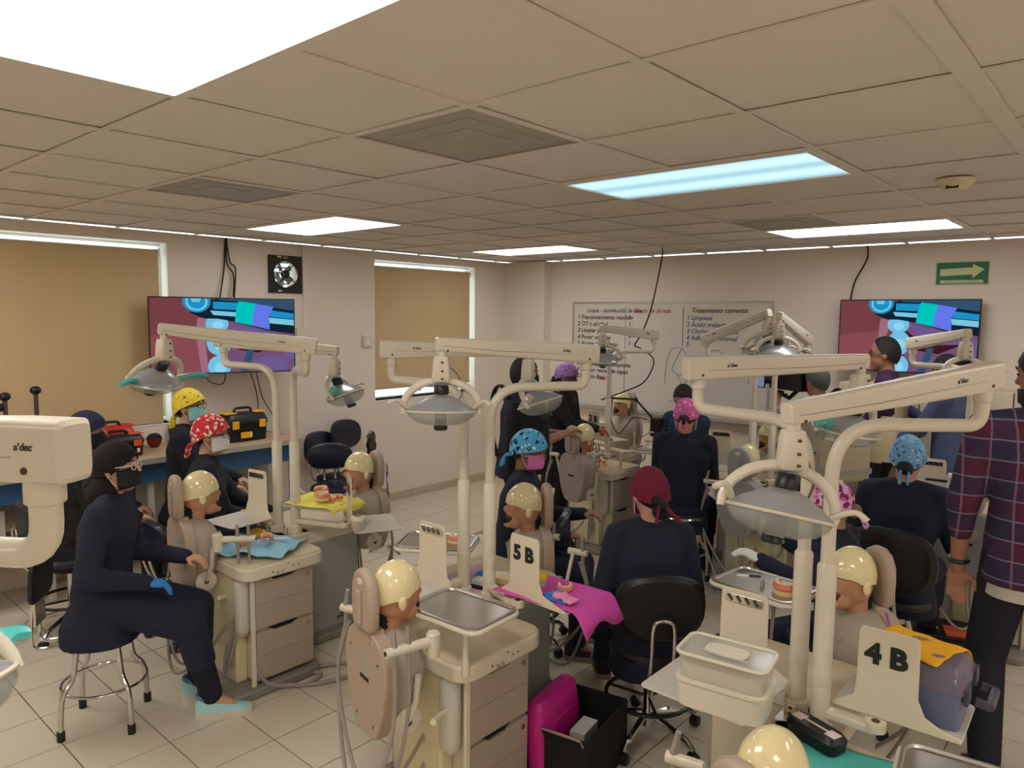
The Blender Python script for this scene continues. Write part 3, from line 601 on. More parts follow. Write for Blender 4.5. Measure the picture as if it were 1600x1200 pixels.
def dental_lamp(label, pole, E, Tp, yaw, tilt, tealn=0, base=.70, sleeve=1.25, roll=0, lg_=.12, lsz=.020):
    t = thing('dental_lamp', label, 'dental lamp', (pole[0], pole[1], base), group='dental operating lamps on poles')
    o = Vector((pole[0], pole[1], base)); E = Vector(E)-o; Tp = Vector(Tp)-o
    zb_ = E.z; S0 = E+Vector((0, 0, .13)); hd = Vector((E.x, E.y, 0)).normalized()
    pts = [Vector((0, 0, .3)), Vector((0, 0, zb_-.16))]+arcpath((0, 0, .2), (0, 0, zb_), (E.x, E.y, zb_), .16, 9)+arcpath((0, 0, zb_), (E.x, E.y, zb_), S0, .045, 6)+[S0+Vector((0, 0, -.03))]
    G().tube(pts, .021, 14).obj('pole', CREAM2, t)
    sl = G().lathe([(0, 0), (.029, 0), (.029, sleeve-base-.01), (.022, sleeve-base), (0, sleeve-base)], 18).obj('pole_sleeve', CREAM2, t)
    G().lathe([(.0295, .16), (.0305, .165), (.0305, .215), (.0295, .22)], 18).obj('sleeve_cover', CREAM, sl)
    G().lathe([(0, 0), (.038, 0), (.038, .045), (.03, .05), (0, .05)], 18).box(-.012, .012, -.055, -.03, .005, .04).obj('clamp', CREAM, t, bevel=.003)
    for z in (.012, .032): G().box(-.006, .006, -.058, -.054, z-.004, z+.004).obj('clamp_screw', SCREW, t, False)
    G().tube([S0+Vector((0, 0, -.06)), S0+Vector((0, 0, -.055)), S0+Vector((0, 0, -.01))], [.02, .026, .026], 14).obj('elbow_collar', CREAM2, t)
    d = (Tp-S0); L = d.length; d.normalize(); up = Vector((0, 0, 1)); sx = d.cross(up).normalized(); uz = sx.cross(d).normalized()
    secs = []
    for q, hh, ww in ((-.055, .036, .026), (-.05, .043, .031), (.03, .044, .032), (L*.6, .036, .028), (L+.02, .029, .025), (L+.025, .024, .021)): secs.append((S0+d*q+uz*.018, ww, hh, sx, uz))
    am = G().loft(secs, 24, 6).obj('arm', CREAM2, t, angle=30)
    for s_ in (-1, 1):
        G().tube([S0+d*.02+sx*s_*.0312+uz*.012, S0+d*(L*.6)+sx*s_*.0277+uz*.006, S0+d*L+sx*s_*.0247+uz*.012], .0012, 4).obj('seam', LOGO, am)
        for q in (.0, L-.02): 
            G().tube([S0+d*q+sx*s_*.02-uz*.006, S0+d*q+sx*s_*(.0335-.008*q/L)-uz*.006], .005, 8).obj('screw', SCREW, am)
        c_ = S0+d*lg_+sx*s_*.0318+uz*.026
        text('logo', 'a’dec', lsz, mat('logo dark', (70, 62, 54), .6), am, rigid(d if s_ < 0 else d, sx*s_, c_) if s_ > 0 else rigid(-d, -sx, c_), .0006, .0004, shear=.15)
    lamp_head(t, Tp+Vector((0, 0, -.0)), yaw, tilt, tealn, roll)
    return t
dental_lamp('left bench lamp with a turquoise handle hanging in front of the large blind', (-3.76, 2.33), (-3.347, 2.151, 1.68), (-3.786, 1.611, 1.892), 110, 26, 2)
dental_lamp('left bench lamp reaching back toward the wall chairs with a turquoise grip', (-3.85, 2.27), (-4.292, 2.184, 1.68), (-3.731, 2.595, 1.757), 120, -26, 1)
dental_lamp('middle bench lamp swung back in front of the man with the backpack', (-2.335, 2.32), (-2.782, 2.265, 1.68), (-2.413, 2.86, 1.806), 110, -24)
dental_lamp('middle bench lamp with cream yoke hanging in front of the corner window', (-2.20, 2.35), (-1.955, 2.727, 1.68), (-2.239, 2.089, 1.857), 40, -6)
dental_lamp('right bench lamp swung back before the man with the video camera', (-.815, 2.37), (-1.256, 2.46, 1.665), (-.863, 3.039, 1.816), 70, 12, 1, roll=8)
dental_lamp('large near lamp with a blue knob cap and turquoise film at the right bench', (-.715, 2.29), (-.386, 2.597, 1.68), (-.731, 1.994, 1.725), 42, -14, 0, roll=16)
dental_lamp('lamp on the back bench in front of the whiteboard notes', (-3.72, 5.55), (-3.509, 5.947, 1.68), (-3.599, 5.256, 1.878), 30, 20)
dental_lamp('back row lamp with its arm rising to the right by the whiteboard corner', (-2.33, 5.5), (-2.776, 5.579, 1.68), (-2.166, 5.301, 2.012), 40, 15)
dental_lamp('back row lamp with its arm descending to the right by the whiteboard corner', (-2.19, 5.54), (-2.106, 5.96, 1.68), (-2.074, 5.286, 1.994), 40, 0)
dental_lamp('lamp in front of the right television', (-.9, 5.6), (-1.304, 5.797, 1.68), (-.887, 5.242, 1.897), 50, -20)
dental_lamp('huge blurred foreground lamp arm at the left edge', (-1.50, .06), (-1.135, .315, 1.662), (-1.75, -.02, 1.78), 40, 0, 0, .72, lg_=.0, lsz=.014)
dental_lamp('foreground lamp with turquoise film at the bottom left corner', (-1.72, -.12), (-2.05, -.35, 1.60), (-1.475, .165, 1.62), 300, 30, 2, .72)
# ------------------------------------------------------------------ phantom-head mannequins
_mh = {}
def man_meshes():
    g = G().ell((0, .0, -.012), (.070, .090, .105)).ell((0, .048, -.085), (.05, .042, .042)).ell((0, -.01, -.05), (.066, .07, .06)).ell((0, .092, -.018), (.016, .02, .02)).cap((0, -.02, -.08), (0, -.03, -.15), .05, .045).ell((0, .075, -.045), (.034, .026, .014)).ell((0, .08, -.1), (.034, .03, .02))
    def cut(p): return ((p.x/.032)**2+((p.y-.105)/.055)**2+((p.z+.068)/.026)**2) < 1
    _mh['face'] = blob(g, .006, 3, cut); _mh['face'].materials.append(FACE)
    # skull cap: dome with a brow edge and side tabs
    rs = []; nz = 12; na = 36
    for j in range(nz+1):
        q = []
        for k in range(na):
            a = 2*math.pi*k/na; f_ = math.sin(a)
            e0 = .02+.10*max(0, f_)-.32*max(0, -f_)-.12*math.exp(-((math.cos(a)**2-1)/.10)**2)*1.0
            e = e0+(math.pi/2-.04-e0)*j/nz
            q.append(Vector((.079*math.cos(e)*math.cos(a), .101*math.cos(e)*math.sin(a), .118*math.sin(e))))
        rs.append(q)
    inner = [[p*.96 for p in rs[0]]]
    g = G().rings(inner+rs, False); g.add(rs[-1], [tuple(range(na))])
    _mh['skull'] = g.mesh('skull_cap', SKULL, True, 60)
    g = G()
    out = [(.05, .565), (.085, .575), (.115, .62), (.15, .70), (.168, .80), (.165, .87), (.14, .925), (.10, .955), (.06, .965), (.055, .975)]
    poly = out+[(-x, z) for x, z in reversed(out)]
    Mx = Matrix(((1, 0, 0, 0), (0, 0, -1, -.02), (0, 1, 0, 0), (0, 0, 0, 1)))
    _mh['back'] = poly, Mx
man_meshes()
def sm(g, M): g.v = [tuple(M @ Vector(p)) for p in g.v]; return g
def mannequin(label, x, y, heading, tilt=0, back=TORSO, rest=None, head_tilt=0, badge=True, bib=None, dz=-.085):
    t = thing('dental_mannequin', label, 'mannequin', (x, y, .56), heading-90, 'phantom head mannequins')
    t.location.z = .56
    M0 = T(0, 0, .02) @ Matrix.Rotation(R(tilt), 4, 'X') @ T(0, 0, -.58) @ T(0, 0, dz)
    poly, Mx = _mh['back']
    b = sm(G().prism(poly, 0, .055, Mx), M0).obj('back_shell', back, t, bevel=.018, seg=3)
    sm(G().box(-.035, .035, -.0765, -.072, .775, .79), M0).obj('slot', DARK, b, False)
    for px_, pz in ((.11, .87), (-.12, .87), (.07, .62), (-.07, .62)): sm(G().lathe([(0, 0), (.006, 0), (.006, .003), (0, .003)], 8, T(px_, -.073, pz) @ Matrix.Rotation(R(90), 4, 'X')), M0).obj('screw', SCREW, b)
    sm(G().prism(rrect(.10, .04, .012), 0, .004, T(0, -.0745, .94) @ Matrix.Rotation(R(90), 4, 'X')), M0).obj('neck_plate', back, b, bevel=.002)
    c = sm(G().loft([((0, .02, .575), .07, .05, (1, 0, 0), (0, 1, 0)), ((0, .025, .62), .125, .075, (1, 0, 0), (0, 1, 0)), ((0, .03, .74), .15, .10, (1, 0, 0), (0, 1, 0)), ((0, .03, .85), .155, .11, (1, 0, 0), (0, 1, 0)), ((0, .015, .92), .13, .085, (1, 0, 0), (0, 1, 0)), ((0, 0, .955), .075, .05, (1, 0, 0), (0, 1, 0))], 24, 2.6), M0).obj('chest', CHEST, t)
    for px_, pz in ((.05, .86), (-.05, .86)): sm(G().ell((px_, .135, pz), (.012, .008, .012)), M0).obj('stud', CHEST, c)
    for s_ in (-1, 1):
        p_ = sm(G().lathe([(0, 0), (.05, 0), (.055, .006), (.055, .018), (.045, .024), (0, .024)], 22, T(s_*.125, .03, .64) @ Matrix.Rotation(R(90*s_), 4, 'Y')), M0).obj('pivot_disc', CREAM2, t)
        sm(G().lathe([(0, .024), (.012, .024), (.012, .027), (0, .027)], 12, T(s_*.125, .03, .64) @ Matrix.Rotation(R(90*s_), 4, 'Y')), M0).obj('disc_hole', SCREW, p_)
        sm(G().tube([(s_*.14, .03, .64), (s_*.165, .05, .72), (s_*.165, .06, .82)], .012, 8), M0).obj('side_arm', CREAM2, t)
        sm(G().tube([(s_*.022, -.02, .95), (s_*.022, -.01, 1.03)], .006, 8), M0).obj('neck_rod', CHROME, t)
    sm(G().lathe([(.034, .96), (.04, .97), (.034, .98), (.04, .99), (.034, 1.0), (.04, 1.01), (.03, 1.02)], 14), M0).obj('neck_bellows', BLACKM, t)
    Mh = M0 @ T(0, -.01, 1.0) @ Matrix.Rotation(R(head_tilt), 4, 'X') @ T(0, .01, -1.0)
    hr = [(.062, .965), (.078, 1.0), (.082, 1.07), (.078, 1.13), (.055, 1.175), (.022, 1.195)]
    hp = hr+[(-a, z) for a, z in reversed(hr)]
    h = sm(G().prism(hp, 0, .045, Matrix(((1, 0, 0, 0), (0, 0, -1, -.045), (0, 1, 0, 0), (0, 0, 0, 1)))), Mh).obj('headrest', rest or back, t, bevel=.016, seg=3)
    sm(G().box(-.016, .016, -.102, -.088, .99, 1.12), Mh).obj('ridge', rest or back, h, False, .006)
    if badge:
        bd = sm(G().lathe([(0, 0), (.02, 0), (.02, .003), (0, .003)], 18, T(0, -.0895, 1.152) @ Matrix.Rotation(R(90), 4, 'X'), .6), Mh).obj('badge', CREAM, h)
    f = link('face', _mh['face'], t); f.matrix_local = Mh @ T(0, .055, 1.085)
    k = link('skull_cap', _mh['skull'], t); k.matrix_local = Mh @ T(0, .055, 1.087)
    sm(G().ell((0, .125, 1.018), (.034, .03, .024)), Mh).obj('mouth', MOUTH, f).parent = t
    for s_ in (-1, 1): sm(G().ell((s_*.077, .045, 1.062), (.010, .018, .028)).ell((s_*.082, .044, 1.07), (.006, .011, .014)), Mh).obj('ear', SKULL, t)
    if bib: sm(G().prism(rrect(.26, .24, .02), .0, .004, T(0, .145, .82) @ Matrix.Rotation(R(90), 4, 'X')), M0).obj('bib', bib, t)
    return t
mannequin('mannequin with grey chest in front of the seated woman on the chrome stool', -3.80, 1.72, 82, 0, dz=-.05)
mannequin('mannequin facing left beside the navy wall chairs', -3.78, 2.87, 262, 0)
mannequin('foreground mannequin seen from behind with tan back shell', -2.10, 1.66, 78, 0, dz=-.125)
mannequin('open mouthed mannequin behind the 5 B plate', -2.42, 2.93, 232, 0)
mannequin('mannequin head cut off by the bottom edge', -.60, 1.60, 80, 8, dz=-.15)
mannequin('mannequin with a wide open mouth beside the 4 B plate', -.80, 3.0, 235, 0)
GREYM = mat('grey mannequin shell', (150, 150, 150), .5)
mannequin('mannequin at the back bench by the standing woman in black', -3.50, 4.80, 75, 0, mat('pinkish grey shell', (164, 150, 140), .5))
mannequin('cream headed mannequin above the red box at the back bench', -3.92, 6.15, 262, 0, dz=.06)
mannequin('grey backed mannequin beyond the seated woman with the pink cap', -2.10, 4.83, 85, 0, GREYM)
mannequin('small far mannequin with a blue collar behind the pole pair', -2.40, 6.10, 250, 0, mat('blue collar', (40, 90, 160), .6))
mannequin('far mannequin hidden behind the man in plaid', -.75, 4.95, 85, 0, GREYM)
# ------------------------------------------------------------------ number plates with clip and shelf
PLATE = mat('plate enamel', (222, 210, 184), .35)
SHELFM = mat('shelf enamel', (206, 199, 188), .35)
def plate_shelf(label, x, y, ang, num, pole, z=.80, sx=(-.12, .22), dep=.26):
    t = thing('clip_plate_shelf', label, 'shelf', (x, y, z), ang, 'number plates with shelves')
    out = [(sx[0], 0), (sx[1], 0), (sx[1], .012), (sx[1]-.05, .022), (.105, .045), (.085, .09), (.082, .26), (.074, .275), (-.074, .275), (-.082, .26), (-.085, .09), (-.09, .05), (sx[0], .012)]
    p = G().prism(out, -.003, .003, Matrix(((1, 0, 0, 0), (0, 0, -1, 0), (0, 1, 0, 0), (0, 0, 0, 1)))).obj('plate', PLATE, t, bevel=.002)
    G().prism(rrect(sx[1]-sx[0], dep, .02), -.002, .004, T((sx[0]+sx[1])/2, dep/2, 0)).obj('shelf', SHELFM, t, bevel=.002)
    if num:
        text('number', num, .085, INK, p, rigid((1, 0, 0), (0, -1, 0), (-.005, -.0045, .195)), .0008, .0045)
    cl = G().prism(rrect(.13, .03, .006), 0, .006, T(0, .010, .245) @ Matrix.Rotation(R(90), 4, 'X')).obj('clip', CHROME, p, bevel=.002)
    for q in (-.05, -.02, .01, .04): G().tube([(q, .013, .235), (q+.015, .016, .255)], .003, 5).obj('clip_spring', SCREW, cl)
    # swing bracket to the pole
    L = Vector((pole[0]-x, pole[1]-y, 0)); M = rotz(-ang); L = M @ L; a = Vector((-.02, -.02, -.03))
    L.z = -.035
    G().tube([a, a+Vector((0, 0, .001)), a+Vector((0, 0, .028))], .03, 16).obj('pivot', CREAM, t)
    d = (L-a); d.z = 0; n_ = Vector((-d.y, d.x, 0)).normalized()*.022
    G().prism([((a-n_).x, (a-n_).y), ((L-n_).x, (L-n_).y), ((L+n_).x, (L+n_).y), ((a+n_).x, (a+n_).y)], -.04, -.012).obj('swing_arm', CREAM, t, False, .006)
    G().lathe([(0, .0), (.012, 0), (.012, .002), (0, .002)], 14, T(a.x, a.y, -.002)).obj('pivot_cap', SCREW, t)
    return t
plate_shelf('plate with steel clip and white shelf at the left bench near the blue drape', -3.92, 2.18, 188, None, (-3.85, 2.27), .80, (-.12, .16))
plate_shelf('turned plate and white shelf holding the small glue jar', -3.42, 2.47, 62-90, '6 B', (-3.76, 2.33), .80, (-.10, .24))
plate_shelf('clip plate and shelf just behind the foreground mannequin', -2.36, 2.15, 182, None, (-2.335, 2.32), .80, (-.12, .18), .32)
plate_shelf('cream plate marked 5 B with shelf under the magenta cloth', -1.935, 2.285, -3, '5 B', (-2.20, 2.35), .80, (-.14, .23))
plate_shelf('clip plate with white shelf under the clear food containers', -.99, 2.33, 180, None, (-.815, 2.37), .80, (-.16, .20), .34)
plate_shelf('cream plate marked 4 B with shelf under the clear toolbox', -.535, 2.315, 2, '4 B', (-.715, 2.29), .80, (-.15, .20), .27)
plate_shelf('grey plate marked 3 B at the back bench', -3.93, 5.62, -15, '3 B', (-3.72, 5.55), .84)
plate_shelf('clip plate behind the grey backed mannequin', -2.52, 5.35, 190, None, (-2.33, 5.5), .84)
plate_shelf('plate with chrome clip beside the woman in the blue cap at the back', -1.05, 5.35, 184, None, (-.9, 5.6), .82)
# ------------------------------------------------------------------ instrument trays on rod holders
def tray(label, x, y, ang, post, z=.86, w_=.36, d_=.26):
    t = thing('instrument_tray', label, 'tray', (x, y, z), ang, 'steel instrument trays')
    n = rrect(w_, d_, .04, 5); rs = []
    for sc_, zz in ((1.0, .012), (1.03, .014), (1.03, .019), (.985, .020), (.955, .006), (.94, .004)): rs.append([Vector((a*sc_ if abs(a) < 9 else a, b*(1+(sc_-1)*w_/d_), zz)) for a, b in n])
    g = G().rings(rs, False); g.add(rs[-1], [tuple(range(len(n)))]); g.add(rs[0], [tuple(range(len(n)-1, -1, -1))]); g.obj('pan', STEEL, t)
    G().tube([(a*1.035, b*1.045, .002) for a, b in n], .010, 8, True).obj('carrier_ring', CREAM2, t)
    q = rotz(-ang) @ Vector((post[0]-x, post[1]-y, 0)); q.z = -.2
    hd = Vector((q.x, q.y, 0)); e = hd*(1-.12/max(.13, hd.length)); e.z = -.008
    G().tube([q, Vector((q.x, q.y, -.06))]+arcpath(q, (q.x, q.y, -.008), e, .045)+[e], .012, 10).obj('support_rod', CREAM2, t)
    G().tube([e, Vector((0, 0, -.004))], .009, 8).obj('under_bar', CREAM2, t)
    G().tube([q, q+Vector((0, 0, .06))], .016, 12).obj('rod_socket', CREAM2, t)
    return t
tray('empty steel tray over the foreground bench counter', -1.94, 1.915, 3, (-1.845, 1.845))
tray('steel tray with a typodont beyond the middle bench poles', -2.62, 2.42, 32, (-2.63, 2.78))
tray('steel tray with a typodont and pen near the gloved hand', -1.18, 2.965, -8, (-1.16, 2.80))
tray('steel tray cut by the bottom right corner', -.235, 1.99, 8, (-.35, 1.85))
tray('steel tray under the yellow napkin', -3.72, 2.47, 20, (-4.18, 2.6))
tray('tray in front of the teacher at the back bench', -3.12, 5.42, 12, (-3.35, 5.2))
# ------------------------------------------------------------------ side counter and what stands on it
ct = thing('side_counter', 'long wall counter with wood top and blue apron under the large blind', 'counter', (X0+.003, 1.2, 0))
WOOD = mat('laminate top', (186, 156, 122), .5, var=.08, vscale=8); STEELE = mat('counter edge', (196, 184, 166), .35, .3); BLUEA = mat('blue apron', (52, 92, 134), .5)
G().box(0, .58, -2.4, 2.24, .89, .93).obj('top', WOOD, ct, False)
G().box(.58, .60, -2.4, 2.245, .885, .933).obj('front_edge', STEELE, ct, False, .004)
G().box(.0, .60, 2.24, 2.25, .885, .933).obj('end_edge', STEELE, ct, False)
G().box(.53, .55, -2.4, 2.23, .74, .885).obj('apron', BLUEA, ct, False)
G().box(.02, .53, 2.21, 2.23, .74, .885).obj('end_apron', BLUEA, ct, False)
for y in (-1.6, -.6, .35, 1.02, 1.6, 2.2): G().box(.49, .53, y-.02, y+.02, 0, .885).obj('leg', mat('counter leg', (196, 188, 178), .5), ct, False, .004)
for y0, y1 in ((.4, 1.0), (1.05, 1.57), (1.63, 2.18)): G().box(.14, .16, y0, y1, .1, .88).obj('modesty_panel', mat('kick panel', (178, 166, 154), .6), ct, False)
G().box(.1, .56, -2.3, .33, .42, .45).obj('lower_shelf', STEELE, ct, False, .004)
for k, (y, c, h_) in enumerate(((.03, (226, 218, 206), .26), (.19, (206, 198, 188), .24), (-.13, (190, 180, 168), .2))):
    o = G().box(-.12, .12, -.07, .07, 0, h_).obj('file_box', mat('file box %d' % k, c, .7), None, False, .004); o.location = (X0+.36, 1.2+y-.15, .45); tag(o, ('pale file box under the counter behind the foreground elbow', 'grey file box under the counter next to the pale one', 'beige file box at the left end of the counter shelf')[k], 'box', 'file boxes under the counter')
def toolbox(label, x, y, z, ang, L, W, Hh, body, accent, latch, lid=None, lidn='lid', top=True):
    t = thing('toolbox', label, 'toolbox', (x, y, z), ang)
    lid = lid or body
    G().loft([((0, 0, 0), L/2-.012, W/2-.012, (1, 0, 0), (0, 1, 0)), ((0, 0, Hh*.62), L/2-.004, W/2-.004, (1, 0, 0), (0, 1, 0))], 24, 9).obj('body', body, t)
    G().loft([((0, 0, Hh*.6), L/2, W/2, (1, 0, 0), (0, 1, 0)), ((0, 0, Hh*.72), L/2, W/2, (1, 0, 0), (0, 1, 0)), ((0, 0, Hh*.93), L/2-.018, W/2-.025, (1, 0, 0), (0, 1, 0)), ((0, 0, Hh*.96), L/2-.03, W/2-.04, (1, 0, 0), (0, 1, 0))], 24, 9).obj(lidn, lid, t)
    for s_ in (-1, 1):
        G().box(s_*L*.33-.028, s_*L*.33+.028, -W/2-.008, -W/2+.006, Hh*.45, Hh*.72).obj('latch', latch, t, False, .004)
        if top: G().box(s_*L*.36-.05, s_*L*.36+.05, -W*.3, W*.3, Hh*.94, Hh*.985).obj('lid_panel', accent, t, False, .004)
    if top: G().tube(arcpath((-L*.22, 0, Hh*.93), (-L*.2, 0, Hh*1.12), (L*.2, 0, Hh*1.12), .03)+arcpath((-L*.2, 0, Hh*1.12), (L*.2, 0, Hh*1.12), (L*.22, 0, Hh*.93), .03)+[Vector((L*.22, 0, Hh*.93))], .011, 8).obj('handle', BLACK, t)
    return t
YEL = mat('toolbox yellow', (240, 180, 24), .45); ORA = mat('toolbox orange', (226, 90, 44), .45); REDP = mat('toolbox red', (196, 36, 44), .45)
tb = toolbox('black toolbox with yellow latches on the counter under the left television', -5.72, 3.06, .933, 90, .36, .22, .24, BLACK, YEL, YEL)
G().box(-.08, .02, -.119, -.116, .03, .08).obj('sticker', YEL, tb, False); G().box(0.0, .018, -.1205, -.119, .035, .075).obj('barcode', TOOTH, tb, False)
tb = toolbox('black toolbox with orange latches in front of the red one', -5.70, 2.06, .933, 88, .33, .2, .165, BLACK, ORA, ORA); G().box(.1, .12, -.109, -.106, .03, .06).obj('sticker', TOOTH, tb, False)
toolbox('black toolbox with a red lid against the wall', -5.93, 2.10, .933, 90, .3, .18, .2, BLACK, REDP, BLACK, REDP)
bw = thing('burgundy_bowl', 'burgundy rubber mixing bowl with a dark lining on the counter', 'bowl', (-5.88, 2.40, .933))
G().lathe([(0, 0), (.03, 0), (.05, .03), (.06, .075), (.056, .075), (.046, .03), (0, .012)], 22).obj('bowl', mat('burgundy rubber', (110, 26, 40), .5), bw); G().ell((0, 0, .075), (.053, .053, .035)).obj('contents', BLACKM, bw)
tag(G().box(-.06, .06, -.08, .08, 0, .025).obj('charger', BLACK, None, False, .006), 'flat black charger lying on the counter beside the yellow cap', 'charger').location = (-5.72, 2.58, .933)
sp = thing('twin_post_stand', 'chrome stand with two black knobbed posts at the left edge', 'stand', (-5.72, 1.47, .933))
for y, h_ in ((-.09, .47), (.09, .50)):
    G().tube([(0, y, 0), (0, y, h_)], .014, 10).obj('post', mat('post grey', (70, 64, 58), .5), sp); G().ell((0, y, h_+.02), (.03, .035, .03)).obj('knob', BLACK, sp)
G().ell((0, -.12, .42), (.025, .03, .028)).obj('knob', BLACK, sp)
G().tube(bez([(0, -.09, .25), (.02, -.04, .3), (.02, .04, .3), (0, .09, .25)], 6), .007, 8).obj('hoop', CHROME, sp); G().prism(rrect(.16, .3, .04), 0, .02).obj('base', CHROME, sp, bevel=.004)
tag(G().box(0, .012, -.05, .06, 0, .14, Matrix.Rotation(R(-12), 4, 'Y')).obj('tablet', BLACK, None, False, .004), 'dark tablet leaning on the wall behind the yellow cap', 'tablet').location = (-6.0, 2.62, .935)
# ------------------------------------------------------------------ stools and chairs
def castor(t, p, r=.026): 
    M = T(p[0], p[1], r) @ Matrix.Rotation(random.uniform(0, 6), 4, 'Z') @ Matrix.Rotation(R(90), 4, 'Y')
    for s_ in (-1,): G().lathe([(0, -.022), (r*.8, -.022), (r, -.016), (r, .016), (r*.8, .022), (0, .022)], 14, M).obj('castor', BLACK, t)
def star_base(t, z, n=5, rr=.27, ph=0, m=CHROME):
    for k in range(n):
        a = R(360*k/n+ph); c, s_ = math.cos(a), math.sin(a)
        G().tube([(0, 0, .12), (.1*c, .1*s_, .11), (rr*.85*c, rr*.85*s_, .085), (rr*c, rr*s_, .055)], [.016, .016, .014, .012], 8).obj('base_arm', m, t); castor(t, (rr*c, rr*s_))
    G().lathe([(0, .06), (.03, .06), (.03, .14), (.024, .15), (.024, z-.1), (.016, z-.1), (.016, z-.04), (0, z-.04)], 14).obj('column', m, t)
def op_stool(label, x, y, ang, z, padm=NAVYV, ring=True, back=.30, wide=.21, tall=.15, rim=False):
    t = thing('operator_stool', label, 'stool', (x, y, 0), ang, 'wheeled operator stools'); star_base(t, z, 5, .27, 20)
    G().lathe([(0, z-.055), (.16, z-.055), (.185, z-.045), (.19, z-.02), (.18, z-.003), (.13, z+.004), (0, z+.004)], 28, None, .95).obj('seat', padm, t)
    G().lathe([(0, z-.06), (.12, z-.06), (.12, z-.055), (0, z-.055)], 16).obj('seat_plate', BLACK, t)
    if ring: G().tube([(.2*math.cos(R(a)), .2*math.sin(R(a)), .21) for a in range(0, 360, 15)], .010, 8, True).obj('foot_ring', mat('dark ring', (30, 28, 28), .35), t)
    if ring:
        for a in (30, 150, 270): G().tube([(.025*math.cos(R(a)), .025*math.sin(R(a)), .2), (.2*math.cos(R(a)), .2*math.sin(R(a)), .21)], .007, 6).obj('ring_spoke', BLACK, t)
    # chrome hairpin carrying the back pad at local -y
    for s_ in (-1, 1): pass
    G().tube(bez([(-.05, -.10, z-.065), (-.05, -.22, z-.06), (-.048, -.275, z+.05), (-.045, -.285, z+back*.72), (-.02, -.285, z+back*.84), (.02, -.285, z+back*.84), (.045, -.285, z+back*.72), (.048, -.275, z+.05), (.05, -.22, z-.06), (.05, -.10, z-.065)], 5), .0095, 8).obj('back_bar', CHROME, t)
    secs = [(w_ * wide, h_) for w_, h_ in ((.55, -1), (.85, -.8), (1, -.3), (1, .3), (.85, .75), (.5, .98))]
    pts = []; n = 22
    rs = []
    for d_, q in ((.0, .9), (-.012, 1.0), (-.04, 1.0), (-.055, .88)):
        ring_ = []
        for k in range(n):
            a = 2*math.pi*k/n; cx_ = math.copysign(abs(math.cos(a))**.75, math.cos(a))*wide*q; cz = math.copysign(abs(math.sin(a))**.75, math.sin(a))*tall*q
            ring_.append(Vector((cx_, d_-.215+.25*cx_*cx_/wide, z+back+cz)))
        rs.append(ring_)
    bk_ = G().rings(rs).obj('backrest', padm, t)
    return t
BLKV = mat('black vinyl', (20, 20, 25), .45)
op_stool('black backed stool under the woman with the burgundy cap', -1.70, 2.93, 42, .47, BLKV, True, .26, .20, .145)
op_stool('black backed stool under the woman with the blue cap', -1.0, 4.42, 0, .47, BLKV, True, .24, .23, .18)
op_stool('navy wheeled stool against the wall, farthest from the counter', -5.72, 4.27, -80, .48, NAVYV, False, .33, .20, .15)
op_stool('navy wheeled stool in the middle of the wall group', -5.70, 3.97, -75, .48, NAVYV, False, .26, .20, .14)
op_stool('navy wheeled stool nearest the counter end', -5.40, 3.72, -120, .48, NAVYV, False, .22, .20, .12)
op_stool('stool under the woman in the leopard cap', -1.12, 3.62, 60, .47, BLKV, True, .25, .18, .11)
op_stool('stool under the woman in the penguin cap', -2.78, 3.3, 120, .48, NAVYV, True, .25, .18, .11)
op_stool('stool under the teacher in the teal polo shirt', -3.2, 6.0, 150, .47, BLKV, True, .25, .18, .11)
op_stool('stool under the person with the navy cap', -4.98, 1.5, 0, .5, NAVYV, True, .25, .18, .11)
op_stool('stool under the person with the red flowered cap', -4.38, 2.0, 0, .46, NAVYV, True, .2, .16, .1)
def leg_stool(label, x, y, ang, z, m=CHROME, backrest=True, nl=4):
    t = thing('four_leg_stool', label, 'stool', (x, y, 0), ang, 'chrome four legged stools')
    G().lathe([(0, z-.03), (.165, z-.03), (.172, z-.02), (.165, z+.004), (.1, z+.01), (0, z+.01)], 28).obj('seat', BLKV, t)
    G().tube([(.168*math.cos(R(a)), .168*math.sin(R(a)), z-.028) for a in range(0, 360, 12)], .012, 8, True).obj('seat_rim', m, t)
    for k in range(nl):
        a = R(360/nl*k+45); c, s_ = math.cos(a), math.sin(a)
        G().tube(bez([(.12*c, .12*s_, z-.035), (.135*c, .135*s_, z-.12), (.15*c, .15*s_, z*.58), (.20*c, .20*s_, z*.42), (.212*c, .212*s_, .05), (.213*c, .213*s_, .02)], 4), .0125, 10).obj('leg', m, t)
        G().tube([(.213*c, .213*s_, .0), (.213*c, .213*s_, .045)], .018, 10).obj('foot_tip', BLACK, t)
    G().tube([(.185*math.cos(R(a)), .185*math.sin(R(a)), z*.45) for a in range(0, 360, 12)], .007, 8, True).obj('foot_ring', m, t)
    if backrest:
        for s_ in (-1, 1): G().tube(bez([(s_*.05, -.1, z-.04), (s_*.05, -.26, z-.06), (s_*.05, -.29, z+.0), (s_*.05, -.27, z+.24)], 5), .009, 8).obj('back_tube', m, t)
        G().prism(rrect(.26, .2, .05), -.012, .012, T(0, -.255, z+.27) @ Matrix.Rotation(R(86), 4, 'X')).obj('backrest', BLKV, t, bevel=.008)
        G().box(-.06, .06, -.275, -.262, z+.05, z+.2).obj('back_plate', m, t, False, .003)
    return t
leg_stool('chrome stool with bent legs under the woman in mint sneakers', -3.735, 1.25, -35, .47)
leg_stool('chrome stool under the woman with the pink cap', -2.59, 4.88, 0, .55, backrest=False)
